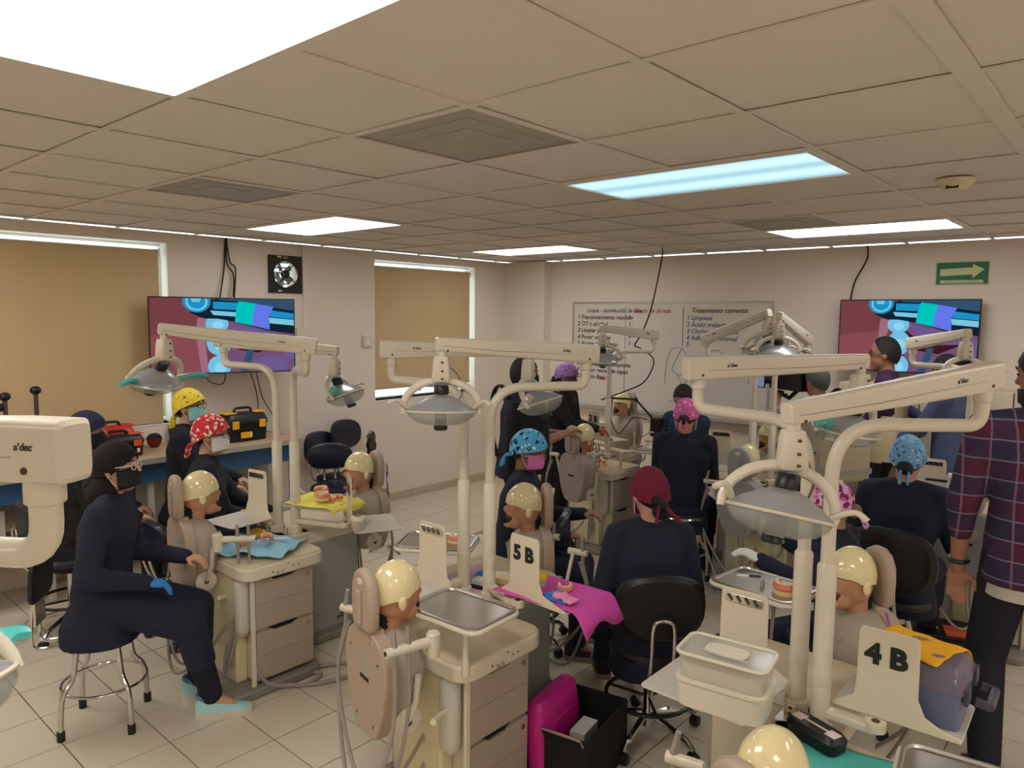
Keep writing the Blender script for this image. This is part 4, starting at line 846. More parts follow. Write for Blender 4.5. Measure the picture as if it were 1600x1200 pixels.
# draped dark bag on the wall chairs and a chrome chair arm beside them
bg = thing('garment_bag', 'glossy black bag hung over the wall stools', 'bag', (-5.42, 4.16, .64), -50)
g = G(); nx, nz = 14, 8; vv = []
for j in range(nz+1):
    for i in range(nx+1): vv.append((-.15+.30*i/nx+.02*j/nz, .012*math.sin(i*1.3+j*.4)+.006*math.sin(j*2.1), .25*j/nz))
g.add(vv, [(j*(nx+1)+i, j*(nx+1)+i+1, (j+1)*(nx+1)+i+1, (j+1)*(nx+1)+i) for j in range(nz) for i in range(nx)])
o = g.obj('sleeve', mat('glossy black film', (16, 16, 20), .18), bg); q = o.modifiers.new('t', 'SOLIDIFY'); q.thickness = .012
G().tube([(-.1, 0, .25), (0, 0, .28), (.12, 0, .25)], .004, 6).obj('hanger', BLACK, bg)
G().tube([(0, 0, .01), (0, .03, -.12)], .006, 6).obj('hang_strap', BLACK, bg)
dc = thing('folding_stand', 'chrome stand with a sloping plate behind the left facing mannequin', 'stand', (-4.75, 3.82, 0))
G().tube(bez([(0, 0, .0), (.02, -.01, .4), (-.03, .02, .68), (-.08, .05, .73)], 6), .011, 8).obj('upright', CHROME, dc); G().box(-.09, .03, -.05, .06, .735, .75, Matrix.Rotation(R(10), 4, 'X')).obj('plate', STEEL, dc, False, .004)
for a in (0, 120, 240): G().tube([(0, 0, .05), (.16*math.cos(R(a)), .16*math.sin(R(a)), .012)], .009, 6).obj('foot', CHROME, dc)
# ------------------------------------------------------------------ small things on benches, shelves and floor
def typodont(label, x, y, z, ang=0, sc_=1.0, base=True, tilt=0):
    t = thing('typodont', label, 'dental model', (x, y, z), ang, 'typodont teeth models')
    def arch(r, n=15): return [(r*math.cos(R(a)), r*1.25*math.sin(R(a)), 0) for a in [200-220*k/(n-1) for k in range(n)]]
    zb_ = .014*sc_ if base else 0
    if base: G().prism([(p[0]*1.35, p[1]*1.3) for p in arch(.027*sc_)]+[(.02*sc_, -.022*sc_), (-.02*sc_, -.022*sc_)], 0, .016*sc_).obj('base', PLASTER, t, bevel=.003)
    G().tube([(p[0], p[1], zb_+.010*sc_) for p in arch(.026*sc_)], .012*sc_, 8).obj('gum', GUM, t)
    for k, p in enumerate(arch(.026*sc_, 12)):
        G().ell((p[0], p[1], zb_+.022*sc_), (.005*sc_, .005*sc_, .007*sc_), None, 6, 5).obj('tooth', TOOTH, t)
    return t
typodont('salmon typodont at the edge of the light blue drape', -3.70, 1.93, .705, 10, 1.5)
typodont('typodont lying flat on the light blue drape', -3.62, 2.06, .75, 60, 1.0, False)
typodont('typodont at the back of the yellow napkin', -3.78, 2.52, .892, 20, 1.2)
typodont('typodont at the front of the yellow napkin', -3.66, 2.44, .892, -30, 1.25)
typodont('typodont nearest the 6 B plate on the yellow napkin', -3.60, 2.51, .892, 100, 1.1, False)
typodont('typodont on the tray behind the clip plate', -2.56, 2.49, .866, 200, 1.1)
typodont('salmon typodont on a plaster base on the right bench tray', -1.08, 2.95, .866, 190, 1.4)
typodont('typodont next to the yellow cup on the magenta cloth', -1.86, 2.47, .812, 220, 1.0, False)
typodont('typodont on the back bench beside the pole', -3.57, 5.22, .702, 0, 1.3)
def drape(label, name, x, y, z, ang, L, W, m, fall=.10, n=18, bumps=.006, corner=False, seed=1):
    rnd = random.Random(seed); ph = [rnd.uniform(0, 6) for _ in range(6)]
    t = G(); vv = []
    for j in range(n+1):
        for i in range(n+1):
            u, v = i/n*2-1, j/n*2-1; e = max(0, max(abs(u), abs(v))-.72)/.28
            wob = 1+.05*math.sin(3*u+ph[0])*math.sin(2*v+ph[1])
            zz = bumps*(1+math.sin(5*u+ph[2])*math.sin(4*v+ph[3])+.5*math.sin(9*u+7*v+ph[4]))
            if corner: zz -= fall*(max(0, u-.74)/.26)**1.5*(.75+.25*math.sin(3*v+ph[5]))
            else: zz -= fall*e*e
            vv.append((u*L/2*wob, v*W/2*wob, zz))
    t.add(vv, [(j*(n+1)+i, j*(n+1)+i+1, (j+1)*(n+1)+i+1, (j+1)*(n+1)+i) for j in range(n) for i in range(n)])
    o = t.obj(name, m); q = o.modifiers.new('t', 'SOLIDIFY'); q.thickness = .0015; o.location = (x, y, z); o.rotation_euler = (0, 0, R(ang)); return tag(o, label, 'cloth')
LBLUE = mat('light blue drape', (150, 204, 226), .8, bump=.15, bscale=40); YNAP = mat('yellow napkin', (238, 220, 96), .8, bump=.15, bscale=40); MAG = mat('magenta drape', (214, 76, 172), .75, bump=.15, bscale=40); MINT = mat('mint drape', (84, 188, 178), .75, bump=.1, bscale=40)
drape('light blue paper drape over the left bench counter', 'paper_drape', -3.62, 2.02, .712, 35, .40, .34, LBLUE, .0, 18, .016)
drape('yellow paper napkin under three typodonts', 'paper_napkin', -3.68, 2.47, .878, 20, .38, .30, YNAP, .05, 18, .003, True, 3)
drape('magenta drape on the 5 B shelf hanging over its corner', 'paper_drape', -1.86, 2.42, .810, 4, .48, .30, MAG, .11, 22, .002, True, 5)
drape('mint green drape on the bench counter at the bottom right', 'paper_drape', -.56, 2.08, .703, 6, .40, .36, MINT, .0, 16, .003, False, 2)
drape('pale pink drape behind the middle bench poles', 'paper_drape', -2.42, 2.52, .703, 0, .3, .3, mat('pale pink drape', (222, 178, 200), .8), .0, 10, .003)
drape('yellow napkin by the grey backed mannequin', 'paper_napkin', -2.36, 5.25, .712, 0, .3, .28, YNAP, .0, 10, .004, False, 6)
jr = thing('glue_jar', 'small clear jar with white lid and amber base on the white shelf', 'jar', (-3.26, 2.41, .8045))
G().lathe([(0, 0), (.036, 0), (.038, .004), (.038, .05), (.034, .054), (0, .054)], 20).obj('glass', clear('jar glass', (235, 232, 224), .5), jr); G().lathe([(0, .003), (.035, .003), (.035, .026), (0, .026)], 20).obj('contents', mat('amber', (178, 112, 44), .4), jr); G().lathe([(0, .054), (.039, .054), (.039, .072), (.03, .076), (0, .076)], 20).obj('lid', TOOTH, jr); G().lathe([(0, .076), (.022, .076), (.022, .078), (0, .078)], 16).obj('lid_mark', mat('green mark', (90, 160, 130), .5), jr)
for k, (x, y, l_) in enumerate(((-3.33, 2.53, 'tiny clear cup behind the glue jar, left one'), (-3.31, 2.47, 'tiny clear cup next to the glue jar'), )):
    o = G().lathe([(0, 0), (.016, 0), (.02, .03), (.018, .03), (.014, .004), (0, .004)], 14).obj('mixing_cup', BOTTLE); o.location = (x, y, .8045); tag(o, l_, 'cup')
gb = thing('glove_box', 'brown and cream cardboard glove box behind the 5 B plate', 'box', (-2.21, 2.50, .703), 30)
CARD = mat('cardboard', (190, 156, 96), .8); G().box(-.09, .09, -.05, .05, 0, .05).obj('carton', CARD, gb, False); G().box(-.09, .09, -.05, .05, .05, .075).obj('lid', mat('carton cream', (232, 218, 160), .7), gb, False); G().box(-.05, .05, -.015, .015, .075, .076).obj('label_strip', mat('label grey', (206, 214, 210), .7), gb, False)
def crumple(label, name, x, y, z, r, m, seed, cat='glove', fl=.35, hand=False):
    rnd = random.Random(seed); g = G()
    for k in range(7): 
        a = rnd.uniform(0, 6.3); q = rnd.uniform(.1, .75)*r[0]
        g.ell((q*math.cos(a), q*math.sin(a)*r[1]/r[0], r[2]*rnd.uniform(.3, .8)), (r[0]*rnd.uniform(.3, .5), r[1]*rnd.uniform(.3, .5), r[2]*rnd.uniform(.4, .7)), rotz(rnd.uniform(0, 180)))
    if hand:
        for k in range(4): g.cap((r[0]*.5, r[1]*(-.5+.33*k), r[2]*.35), (r[0]*1.25, r[1]*(-.6+.42*k), r[2]*.3), .009, .008, 8)
    me = blob(g, .005, 3); o = bobj(name, me, m, None); o.location = (x, y, z); return tag(o, label, cat)
GBL = mat('nitrile blue', (38, 130, 214), .5, bump=.3, bscale=60); GPK = mat('nitrile pink', (236, 150, 190), .5, bump=.3, bscale=60)
crumple('crumpled blue glove behind the middle bench poles', 'nitrile_glove', -2.40, 2.55, .705, (.08, .05, .035), GBL, 3, hand=True)
crumple('blue glove lying on the magenta drape', 'nitrile_glove', -1.83, 2.36, .811, (.06, .05, .02), GBL, 4, hand=True)
crumple('pink glove lying over the blue glove', 'nitrile_glove', -1.78, 2.35, .822, (.045, .04, .022), GPK, 5, hand=True)
crumple('folded purple bag behind the 4 B plate', 'plastic_bag', -.62, 2.68, .80, (.06, .05, .05), mat('purple bag', (130, 122, 160), .4), 8, 'bag')
cp = thing('sponge_cup', 'clear cup topped with a yellow sponge on the magenta drape', 'cup', (-1.965, 2.43, .812)); G().lathe([(0, 0), (.026, 0), (.032, .035), (.03, .035), (.024, .003), (0, .003)], 16).obj('cup', BOTTLE, cp); G().ell((0, 0, .04), (.03, .03, .022)).obj('sponge', mat('sponge yellow', (248, 214, 30), .9, bump=.4, bscale=200), cp)
pk = thing('tissue_pack', 'stack of clear plastic packs on the shelf by the poles', 'pack', (-2.33, 2.44, .703), 10); G().box(-.05, .05, -.03, .03, 0, .02).obj('dark_pack', BLACK, pk, False, .004); G().box(-.045, .045, -.028, .028, .02, .045).obj('clear_pack', BOTTLE, pk, False, .004)
# containers on the 4A shelf
fc = thing('food_container', 'frosted white food container, lower one of the stack', 'container', (-.925, 2.06, .8045), 8); FROST = clear('frosted plastic', (238, 230, 208), .86, .3); CLR = clear('clear box', (234, 232, 224), .34, .1)
def rb_(z0, z1, L, W, tp=.006): return G().loft([((0, 0, z0), L/2-tp, W/2-tp, (1, 0, 0), (0, 1, 0)), ((0, 0, z1), L/2, W/2, (1, 0, 0), (0, 1, 0))], 28, 7)
rb_(0, .085, .27, .165).obj('box', FROST, fc); rb_(.082, .09, .28, .175, 0).obj('rim', FROST, fc)
f2 = thing('food_container', 'clear food container with clip lid, upper one of the stack', 'container', (-.925, 2.06, .895), 8); rb_(0, .07, .265, .16).obj('box', CLR, f2); rb_(.002, .045, .24, .14).obj('contents', mat('pale contents', (226, 214, 190), .7), f2); rb_(.068, .08, .27, .165, 0).obj('lid', CLR, f2); G().tube([(x_, y_, .08) for x_, y_ in rrect(.272, .167, .03, 4)], .006, 6, True).obj('lid_rim', FROST, f2); G().prism(rrect(.13, .08, .03), .082, .084).obj('lid_mark', FROST, f2); G().tube([(-.07, -.03, .084), (.0, -.045, .084), (.09, -.04, .084)], .003, 5).obj('lid_rib', CLR, f2)
# clear-lidded toolbox with yellow cloth on the 4B shelf
BLG = mat('blue grey plastic', (104, 112, 142), .4); PUR = clear('smoky purple lid', (150, 138, 160), .55, .12)
tb = toolbox('blue grey toolbox with smoky clear lid on the 4 B shelf', -.455, 2.475, .8045, 92, .24, .22, .19, BLG, PUR, mat('dark latch', (70, 64, 80), .4), PUR, top=False)
G().tube([(-.06, -.13, .09), (-.06, -.165, .085), (.06, -.165, .085), (.06, -.13, .09)], .014, 8).obj('carry_handle', mat('dark latch', (70, 64, 80), .4), tb)
drape('golden yellow cloth on top of the clear lidded toolbox', 'cloth', -.50, 2.50, .986, 75, .22, .22, mat('golden cloth', (244, 178, 20), .85, bump=.2, bscale=80), .06, 16, .004, True, 4)
cu = thing('straw_cup', 'white cup with a purple straw beside the 4 B plate', 'cup', (-.66, 2.86, .70)); G().lathe([(0, 0), (.026, 0), (.03, .09), (.028, .09), (.024, .004), (0, .004)], 16).obj('cup', TOOTH, cu); G().tube([(0, 0, .01), (.01, 0, .14), (-.02, .01, .22)], .004, 6).obj('straw', mat('purple straw', (150, 70, 180), .4), cu)
# black instrument case on the mint drape
cs = thing('instrument_case', 'black instrument case with pale brushes on its lid', 'case', (-.70, 2.22, .71), -20); G().loft([((0, 0, 0), .085, .04, (1, 0, 0), (0, 1, 0)), ((0, 0, .035), .09, .044, (1, 0, 0), (0, 1, 0)), ((0, 0, .05), .078, .034, (1, 0, 0), (0, 1, 0))], 24, 5).obj('case', BLACK, cs)
PINKW = mat('pale print', (232, 214, 206), .6)
G().box(-.06, .06, -.004, .004, .05, .0508).obj('printed_handle', PINKW, cs, False)
for s_ in (-1, 1): G().box(s_*.06-.018, s_*.06+.018, -.02, .016, .05, .0509).obj('printed_brush', PINKW, cs, False)
tl = thing('probe', 'thin steel probe lying on the mint drape', 'tool', (-.52, 2.13, .712), 20); G().tube([(-.06, 0, 0), (.05, .0, .0), (.07, .006, .004)], [.002, .003, .001], 6).obj('shaft', STEEL, tl); G().tube([(-.02, 0, 0), (.03, 0, 0)], .004, 8).obj('grip', STEEL, tl)
pn = thing('marker_pen', 'black marker pen on the right bench tray', 'pen', (-1.27, 3.02, .872), 30); G().tube([(-.05, 0, 0), (.0, 0, 0)], .006, 8).obj('barrel', TOOTH, pn); G().tube([(0, 0, 0), (.05, 0, 0)], .0065, 8).obj('cap', BLACK, pn)
for k in range(4):
    o = G().tube([(-.045, 0, 0), (.045, 0, 0)], .003, 6).obj('hand_instrument', STEEL); o.location = (-1.19+.025*k, 2.93+.012*k, .869); o.rotation_euler = (0, 0, R(25+8*k)); tag(o, ('steel hand instrument nearest the marker pen', 'second steel hand instrument from the marker pen', 'third steel hand instrument from the marker pen', 'steel hand instrument closest to the plaster typodont')[k], 'tool', 'hand instruments on the tray')
for k, (x, y, z, l_) in enumerate(((-3.57, 2.08, .745, 'steel hand instrument on the light blue drape, nearer one'), (-3.60, 2.12, .745, 'steel hand instrument on the light blue drape, farther one'))):
    o = G().tube([(-.06, 0, 0), (.06, 0, 0)], .003, 6).obj('hand_instrument', STEEL); o.location = (x, y, z); o.rotation_euler = (0, 0, R(40+20*k)); tag(o, l_, 'tool', 'hand instruments on the drape')
tag(G().box(-.05, .05, -.035, .035, 0, .03).obj('wax_box', mat('yellow box', (236, 190, 50), .6), None, False, .003), 'small yellow box behind the light blue drape', 'box').location = (-3.86, 2.14, .703)
# black crate with a magenta case on the floor
cr = thing('tool_crate', 'open black crate on the floor beside the middle bench', 'crate', (-1.80, 2.50, 0), 10)
G().box(-.15, .15, -.21, .21, 0, .012).box(-.15, .15, -.21, -.198, .012, .27).box(-.15, .15, .198, .21, .012, .27).box(-.15, -.138, -.198, .198, .012, .27).box(.138, .15, -.198, .198, .012, .27).obj('tub', BLACKM, cr, False, .004)
G().tube([(.13, -.215, .25), (.13, -.24, .29), (-.05, -.24, .29), (-.05, -.215, .25)], .006, 6).obj('bail_handle', CHROME, cr)
pc = thing('magenta_case', 'glossy magenta case standing in the black crate', 'case', (-1.875, 2.44, .0155), 10)
MGC = mat('magenta plastic', (206, 32, 140), .3); Mq = Matrix.Rotation(R(-8), 4, 'Y')
G().loft([((0, 0, .0), .045, .17, Mq.col[0][:3], (0, 1, 0)), ((-.01, 0, .2), .05, .18, Mq.col[0][:3], (0, 1, 0)), ((-.02, 0, .32), .045, .17, Mq.col[0][:3], (0, 1, 0)), ((-.025, 0, .345), .03, .15, Mq.col[0][:3], (0, 1, 0))], 28, 6).obj('shell', MGC, pc)
G().box(.03, .042, -.08, .08, .2, .25).obj('latch_rib', MGC, pc, False, .004)
o = G().box(-.035, .035, -.07, .07, 0, .2).obj('boxed_supply', mat('white carton', (206, 204, 200), .6), None, False, .002); o.location = (-1.765, 2.50, .0145); o.rotation_euler = (0, 0, R(10)); tag(o, 'white carton standing in the black crate', 'box')
# black case with an orange folder on the floor at the right
fb = thing('floor_case', 'low black case on the floor behind the seated woman in navy', 'case', (-.80, 4.95, 0), 20); G().box(-.24, .24, -.15, .15, 0, .13).obj('case', BLACKM, fb, False, .01); G().box(-.24, .24, -.15, .15, .13, .15).obj('lid', BLACK, fb, False, .006)
o = G().box(-.1, .1, -.07, .07, 0, .01).obj('folder', mat('orange folder', (226, 96, 50), .6), None, False); o.location = (-.74, 4.9, .1505); o.rotation_euler = (0, 0, R(20)); tag(o, 'orange folder lying on the low black case', 'folder')
# desk microphone style camera arm at the back bench
ba = thing('camera_boom', 'black boom arm holding a small camera over the teacher', 'boom arm', (-3.80, 5.66, .842))
G().lathe([(0, 0), (.05, 0), (.05, .015), (.012, .03), (0, .03)], 16).obj('base', BLACK, ba)
G().tube([(0, 0, .02), (0, 0, .40)], .012, 8).obj('post', BLACK, ba); G().ell((0, 0, .22), (.018, .018, .03)).obj('collar', BLACK, ba)
G().tube([(0, 0, .40), (.30, 0, .41)], .010, 8).obj('upper_boom', BLACK, ba); G().tube([(.30, 0, .41), (.50, -.02, .25)], .010, 8).obj('lower_boom', BLACK, ba); G().ell((.3, 0, .41), (.02, .02, .02)).obj('joint', BLACK, ba)
G().box(.48, .58, -.05, .03, .1, .27).obj('camera_body', BLACK, ba, False, .01); G().tube([(.58, -.01, .17), (.63, -.02, .15)], .03, 12).obj('lens', BLACK, ba)
G().tube(bez([(.05, .0, .4), (.04, .0, .2), (.12, 0, .08), (.2, 0, .15), (.28, 0, .24), (.42, 0, .24)], 6), .005, 6).obj('cord', CAB, ba)
G().tube(bez([(.3, 0, .4), (.34, 0, .2), (.36, 0, .08), (.45, 0, .12), (.5, 0, .13)], 6), .0035, 6).obj('cord', mat('brown cord', (110, 90, 70), .6), ba)
rbx = thing('sharps_box', 'red box with a white band in front of the 3 B plate', 'box', (-4.0, 5.78, .842), -15); G().box(-.06, .06, -.05, .05, 0, .1).obj('carton', mat('red carton', (206, 54, 34), .5), rbx, False, .003); G().box(-.061, .061, -.051, .051, .1, .14).obj('white_lid', TOOTH, rbx, False, .003)
cb = thing('clipboard', 'clipboard with white papers leaning beside the blue cap woman', 'clipboard', (-.98, 5.12, .70), 8)
Mq = Matrix.Rotation(R(-20), 4, 'X'); G().box(-.13, .13, -.004, 0, 0, .32, Mq).obj('board', mat('clear board', (196, 196, 196), .4), cb, False); G().box(-.12, .12, -.008, -.004, .01, .29, Mq).obj('papers', mat('paper', (226, 224, 222), .8), cb, False); G().box(-.06, .06, -.016, -.006, .29, .305, Mq).obj('clip', BLACK, cb, False, .002)
tag(G().box(-.1, .1, -.03, .03, 0, .025).obj('instrument_roll', mat('white wrap', (224, 220, 214), .7), None, False, .006), 'white wrapped roll on the tray before the teacher', 'roll').location = (-3.13, 5.42, .866)
# ------------------------------------------------------------------ people
SKIN = {k: mat('skin '+k, c, .55, bump=.05, bscale=80) for k, c in dict(a=(196, 148, 118), b=(170, 120, 92), c=(150, 104, 80)).items()}
NAVY = mat('navy gown', (23, 27, 50), .85, bump=.75, bscale=11, var=.25, vscale=9)
NAVY2 = mat('dark navy cloth', (16, 18, 36), .85, bump=.75, bscale=11, var=.25, vscale=9)
TEALP = mat('teal navy polo', (28, 52, 84), .85, bump=.6, bscale=12)
BLKC = mat('black cloth', (14, 14, 17), .85, bump=.6, bscale=12)
HAIR = mat('black hair', (16, 13, 12), .55, bump=.5, bscale=130)
HAIRG = mat('grey hair', (74, 74, 74), .6, bump=.5, bscale=130, var=.3, vscale=60)
BLOND = mat('ash blond hair', (140, 112, 80), .6, bump=.5, bscale=130)
EYE = mat('eye dark', (24, 18, 16), .2); WHT = mat('mask white', (226, 224, 220), .8, bump=.1, bscale=80); LENS = clear('spectacle lens', (230, 235, 235), .12)
def ik(a, t, l1, l2, pole):
    a, t = Vector(a), Vector(t); d = t-a; L = min(d.length, (l1+l2)*.999); d = d.normalized(); t = a+d*L
    x = (l1*l1-l2*l2+L*L)/(2*L); h = math.sqrt(max(0, l1*l1-x*x)); p = Vector(pole); p = (p-d*p.dot(d))
    p = p.normalized() if p.length > 1e-4 else Vector((0, 0, 1))
    return a+d*x+p*h, t
def person(label, loc, heading, top, sit=True, lean=6, scale=None, hands=None, feet=None, hyaw=0, hpitch=0, hroll=0, skin='b', topm=NAVY, pants=NAVY2, sleeve=1.0, gown=True, shoe=(30, 30, 34), sole=(150, 130, 120), head=None, vox=.011, wide=1.0, gloves=None, spread=1.0, elbow=None, cat='person', floorz=0):
    s = scale or (top/1.70 if not sit else .97)
    hz = .92*s if not sit else top-.78*s
    t = thing('person', label, cat, (loc[0], loc[1], floorz), heading-90)
    X, Yv, Z = Vector((1, 0, 0)), Vector((0, 1, 0)), Vector((0, 0, 1))
    up = Vector((0, math.sin(R(lean)), math.cos(R(lean)))); fw = Vector((0, math.cos(R(lean)), -math.sin(R(lean))))
    P = Vector((0, 0, hz)); N = P+up*.50*s; Hc = N+Vector((0, .030*s, .152*s*math.cos(R(lean*.5))))
    sh = {q: N+X*q*.165*s*wide-up*.045*s for q in (-1, 1)}
    hip = {q: P+X*q*.088*s for q in (-1, 1)}
    hands = hands or {}; feet = feet or {}
    ar, lg = {}, {}
    for q in (-1, 1):
        tg_ = hands.get(q, (q*.13, .33 if sit else .08, hz+.10 if sit else hz-.03))
        el, wr = ik(sh[q], tg_, .285*s, .255*s, (elbow or {}).get(q, (q*.38, -.8, -.6))); ar[q] = (sh[q], el, wr)
        ft = feet.get(q, (q*.13, .42 if sit else .02))
        ank = Vector((ft[0], ft[1], (ft[2] if len(ft) > 2 else 0)+.085*s)); kn, ank = ik(hip[q], ank, .44*s, .42*s, (q*.12, 1, .6)); lg[q] = (hip[q], kn, ank)
    Mh = T(*Hc) @ rotz(hyaw) @ Matrix.Rotation(R(hpitch), 4, 'X') @ Matrix.Rotation(R(hroll), 4, 'Y') @ Matrix.Diagonal((s, s, s, 1))
    def hp(x, y, z): return Mh @ Vector((x, y, z))
    M3 = Mh
    # --- body: one welded skin
    g = G()
    g.ell(hp(0, 0, .025), (.076*s, .096*s, .105*s), M3.normalized()); g.ell(hp(0, .012, -.04), (.064*s, .078*s, .08*s), M3.normalized()); g.ell(hp(0, .045, -.092), (.036*s, .036*s, .028*s), M3.normalized())
    g.cap(hp(0, .088, .012), hp(0, .106, -.02), .010*s, .014*s, 8); g.ell(hp(0, .083, -.055), (.026*s, .018*s, .012*s), M3.normalized()); g.ell(hp(0, .08, .028), (.05*s, .018*s, .012*s), M3.normalized())
    for q in (-1, 1): g.ell(hp(q*.076, -.005, -.01), (.012*s, .02*s, .032*s), M3.normalized())
    g.cap(N-up*.03*s, hp(0, -.018, -.06), .054*s, .052*s)
    g.loft([(P-up*.08*s, .13*s, .09*s, X, fw), (P+up*.05*s, .145*s, .10*s, X, fw), (P+up*.2*s, .125*s, .09*s, X, fw), (P+up*.36*s, .15*s*wide, .10*s, X, fw), (P+up*.46*s, .14*s*wide, .075*s, X, fw), (P+up*.5*s, .07*s, .05*s, X, fw)], 18, 2.2)
    for q in (-1, 1):
        a, b, c = ar[q]; g.cap(a, b, .043*s, .038*s); g.cap(b, c, .038*s, .026*s)
        d = (c-b).normalized(); sd = d.cross(Z); sd = (sd if sd.length > .1 else X).normalized()*(-q); nn = d.cross(sd).normalized()
        if nn.z > 0: nn = -nn
        pm = c+d*.045*s; g.ell(pm, (.038*s, .05*s, .017*s), frame(pm, nn, sd))
        for k in range(4):
            b0 = c+d*(.075-.004*abs(k-1.2))*s+sd*(.027-.018*k)*s; ln = (.040, .045, .042, .033)[k]*s
            m1 = b0+(d*.82+nn*.45)*ln; m2 = m1+(d*.45+nn*.85)*ln*.75; g.cap(b0, m1, .0092*s, .0085*s, 8); g.cap(m1, m2, .0085*s, .0075*s, 8)
        b0 = c+d*.025*s+sd*.032*s; m1 = b0+(d*.65+sd*.7+nn*.25)*.042*s; g.cap(b0, m1, .0115*s, .010*s, 8); g.cap(m1, m1+(d*.85+nn*.35)*.03*s, .010*s, .008*s, 8)
        a, b, c = lg[q]; g.cap(a, b, .078*s, .055*s); g.cap(b, c, .053*s, .036*s); g.cap(c, c+Vector((0, .09*s, -.045*s)), .036*s, .03*s)
    body = bobj('body', blob(g, vox*.8, 3), SKIN[skin], t)
    if gloves: 
        g = G()
        for q in gloves[0]:
            b, c = ar[q][1], ar[q][2]; d = (c-b).normalized(); sd = d.cross(Z).normalized()*(-q); nn = d.cross(sd).normalized(); nn = -nn if nn.z > 0 else nn
            g = G(); g.cap(c-d*.05*s, c, .033*s, .031*s); pm = c+d*.045*s; g.ell(pm, (.043*s, .054*s, .021*s), frame(pm, nn, sd))
            for k in range(4):
                b0 = c+d*.075*s+sd*(.030-.02*k)*s; ln = (.040, .045, .042, .033)[k]*s; m1 = b0+(d*.82+nn*.45)*ln; m2 = m1+(d*.45+nn*.85)*ln*.75; g.cap(b0, m1, .0112*s, .0105*s, 8); g.cap(m1, m2, .0105*s, .0095*s, 8)
            b0 = c+d*.025*s+sd*.036*s; m1 = b0+(d*.65+sd*.7+nn*.25)*.044*s; g.cap(b0, m1, .0135*s, .012*s, 8); g.cap(m1, m1+(d*.85+nn*.35)*.032*s, .012*s, .010*s, 8)
            bobj('glove', blob(g, .006, 2), gloves[1], t)
    # --- upper garment
    g = G(); e = .02*s
    g.loft([(P-up*.07*s, .16*s, .12*s, X, fw), (P+up*.04*s, .175*s, .13*s, X, fw), (P+up*.2*s, .16*s, .118*s, X, fw), (P+up*.36*s, .178*s*wide, .125*s, X, fw), (P+up*.455*s, .165*s*wide, .095*s, X, fw), (P+up*.50*s, .10*s*wide, .07*s, X, fw), (P+up*.53*s, .07*s, .062*s, X, fw)], 20, 2.3)
    for q in (-1, 1):
        a, b, c = ar[q]; g.cap(a+X*q*-.012*s, b, .072*s, .057*s); g.cap(N+up*.0, a+up*.012*s, .055*s, .056*s)
        if sleeve > .5: g.cap(b, b+(c-b)*min(1, (sleeve-.5)*2), .056*s, .040*s)
        elif sleeve < .5: pass
    if gown:
        if sit:
            for q in (-1, 1):
                a, b, c = lg[q]; g.cap(a+Z*.02*s, b+(b-a).normalized()*.0, .10*s, .082*s); g.cap(b, b+(c-b)*.45, .08*s, .075*s)
            a = (lg[-1][0]+lg[1][0])/2; b = (lg[-1][1]+lg[1][1])/2; g.cap(a, b, .09*s, .07*s); g.cap(b, b+Vector((0, -.02, -.16*s)), .07*s, .05*s)
            g.loft([(P+Z*-.02*s, .17*s, .14*s, X, Yv), (P-Z*.12*s+Yv*-.01, .195*s, .17*s, X, Yv), (P-Z*.20*s, .20*s, .18*s, X, Yv)], 18, 2.4)
        else:
            g.loft([(P, .18*s, .13*s, X, Yv), (P-Z*.2*s, .20*s, .15*s, X, Yv), (P-Z*.42*s, .21*s, .165*s, X, Yv)], 18, 2.4)
    else:
        g.loft([(P+up*.02*s, .175*s, .128*s, X, fw), (P-up*.10*s, .178*s, .135*s, X, fw)], 18, 2.4)
    bobj('gown' if gown else 'shirt', blob(g, vox, 5), topm, t)
    g = G(); g.tube([N+up*.012*s+(X*math.cos(R(a))*.064+fw*math.sin(R(a))*.058)*s for a in range(0, 360, 20)], .013*s, 8, True); g.obj('collar', topm, t)
    # --- trousers, shoes
    g = G(); g.loft([(P+Z*.05*s, .15*s, .11*s, X, Yv), (P-Z*.08*s, .165*s, .125*s, X, Yv)], 16, 2.3)
    for q in (-1, 1):
        a, b, c = lg[q]; g.cap(a, b, .092*s, .072*s); g.cap(b, b+(c-b)*.93, .07*s, .056*s)
    bobj('trousers', blob(g, vox*1.1, 4), pants, t)
    for q in (-1, 1):
        c = lg[q][2]; z0 = c.z-.085*s; dr = feet.get(('d', q), 0); Mf = T(c.x, c.y, z0) @ rotz(dr)
        shm = mat('shoe %d %d %d' % shoe, shoe, .7); som = mat('sole %d %d %d' % sole, sole, .7)
        def ring_(yc, w_, h0, h1): return
        sec = [(-.08, .026, .085), (-.06, .038, .105), (0, .042, .10), (.06, .042, .07), (.12, .045, .05), (.165, .038, .038), (.185, .02, .028)]
        g = G(); rs = []
        for y, w_, h in sec: rs.append([Mf @ Vector((w_*s*cx_, y*s, (.022+(h-.022)*cz)*s)) for cx_, cz in ((1, 0), (1, .45), (.7, .9), (0, 1), (-.7, .9), (-1, .45), (-1, 0))])
        u_ = g.rings(rs).obj('shoe', shm, t)
        rs = [[Mf @ Vector((w_*1.07*s*cx_, (y*1.03)*s, z*s)) for cx_, z in ((1, .0), (1.06, .03), (-1.06, .03), (-1, .0))] for y, w_, h in sec]
        G().rings(rs).obj('sole', som, u_)
        if sole[0] > 200: G().tube([Mf @ Vector((.036*s*math.cos(R(a)), (-.028+.046*math.sin(R(a)))*s, (.1-.012*math.sin(R(a)))*s)) for a in range(0, 360, 24)], .011*s, 6, True).obj('shoe_collar', mat('blue knit', (74, 128, 168), .8), u_)
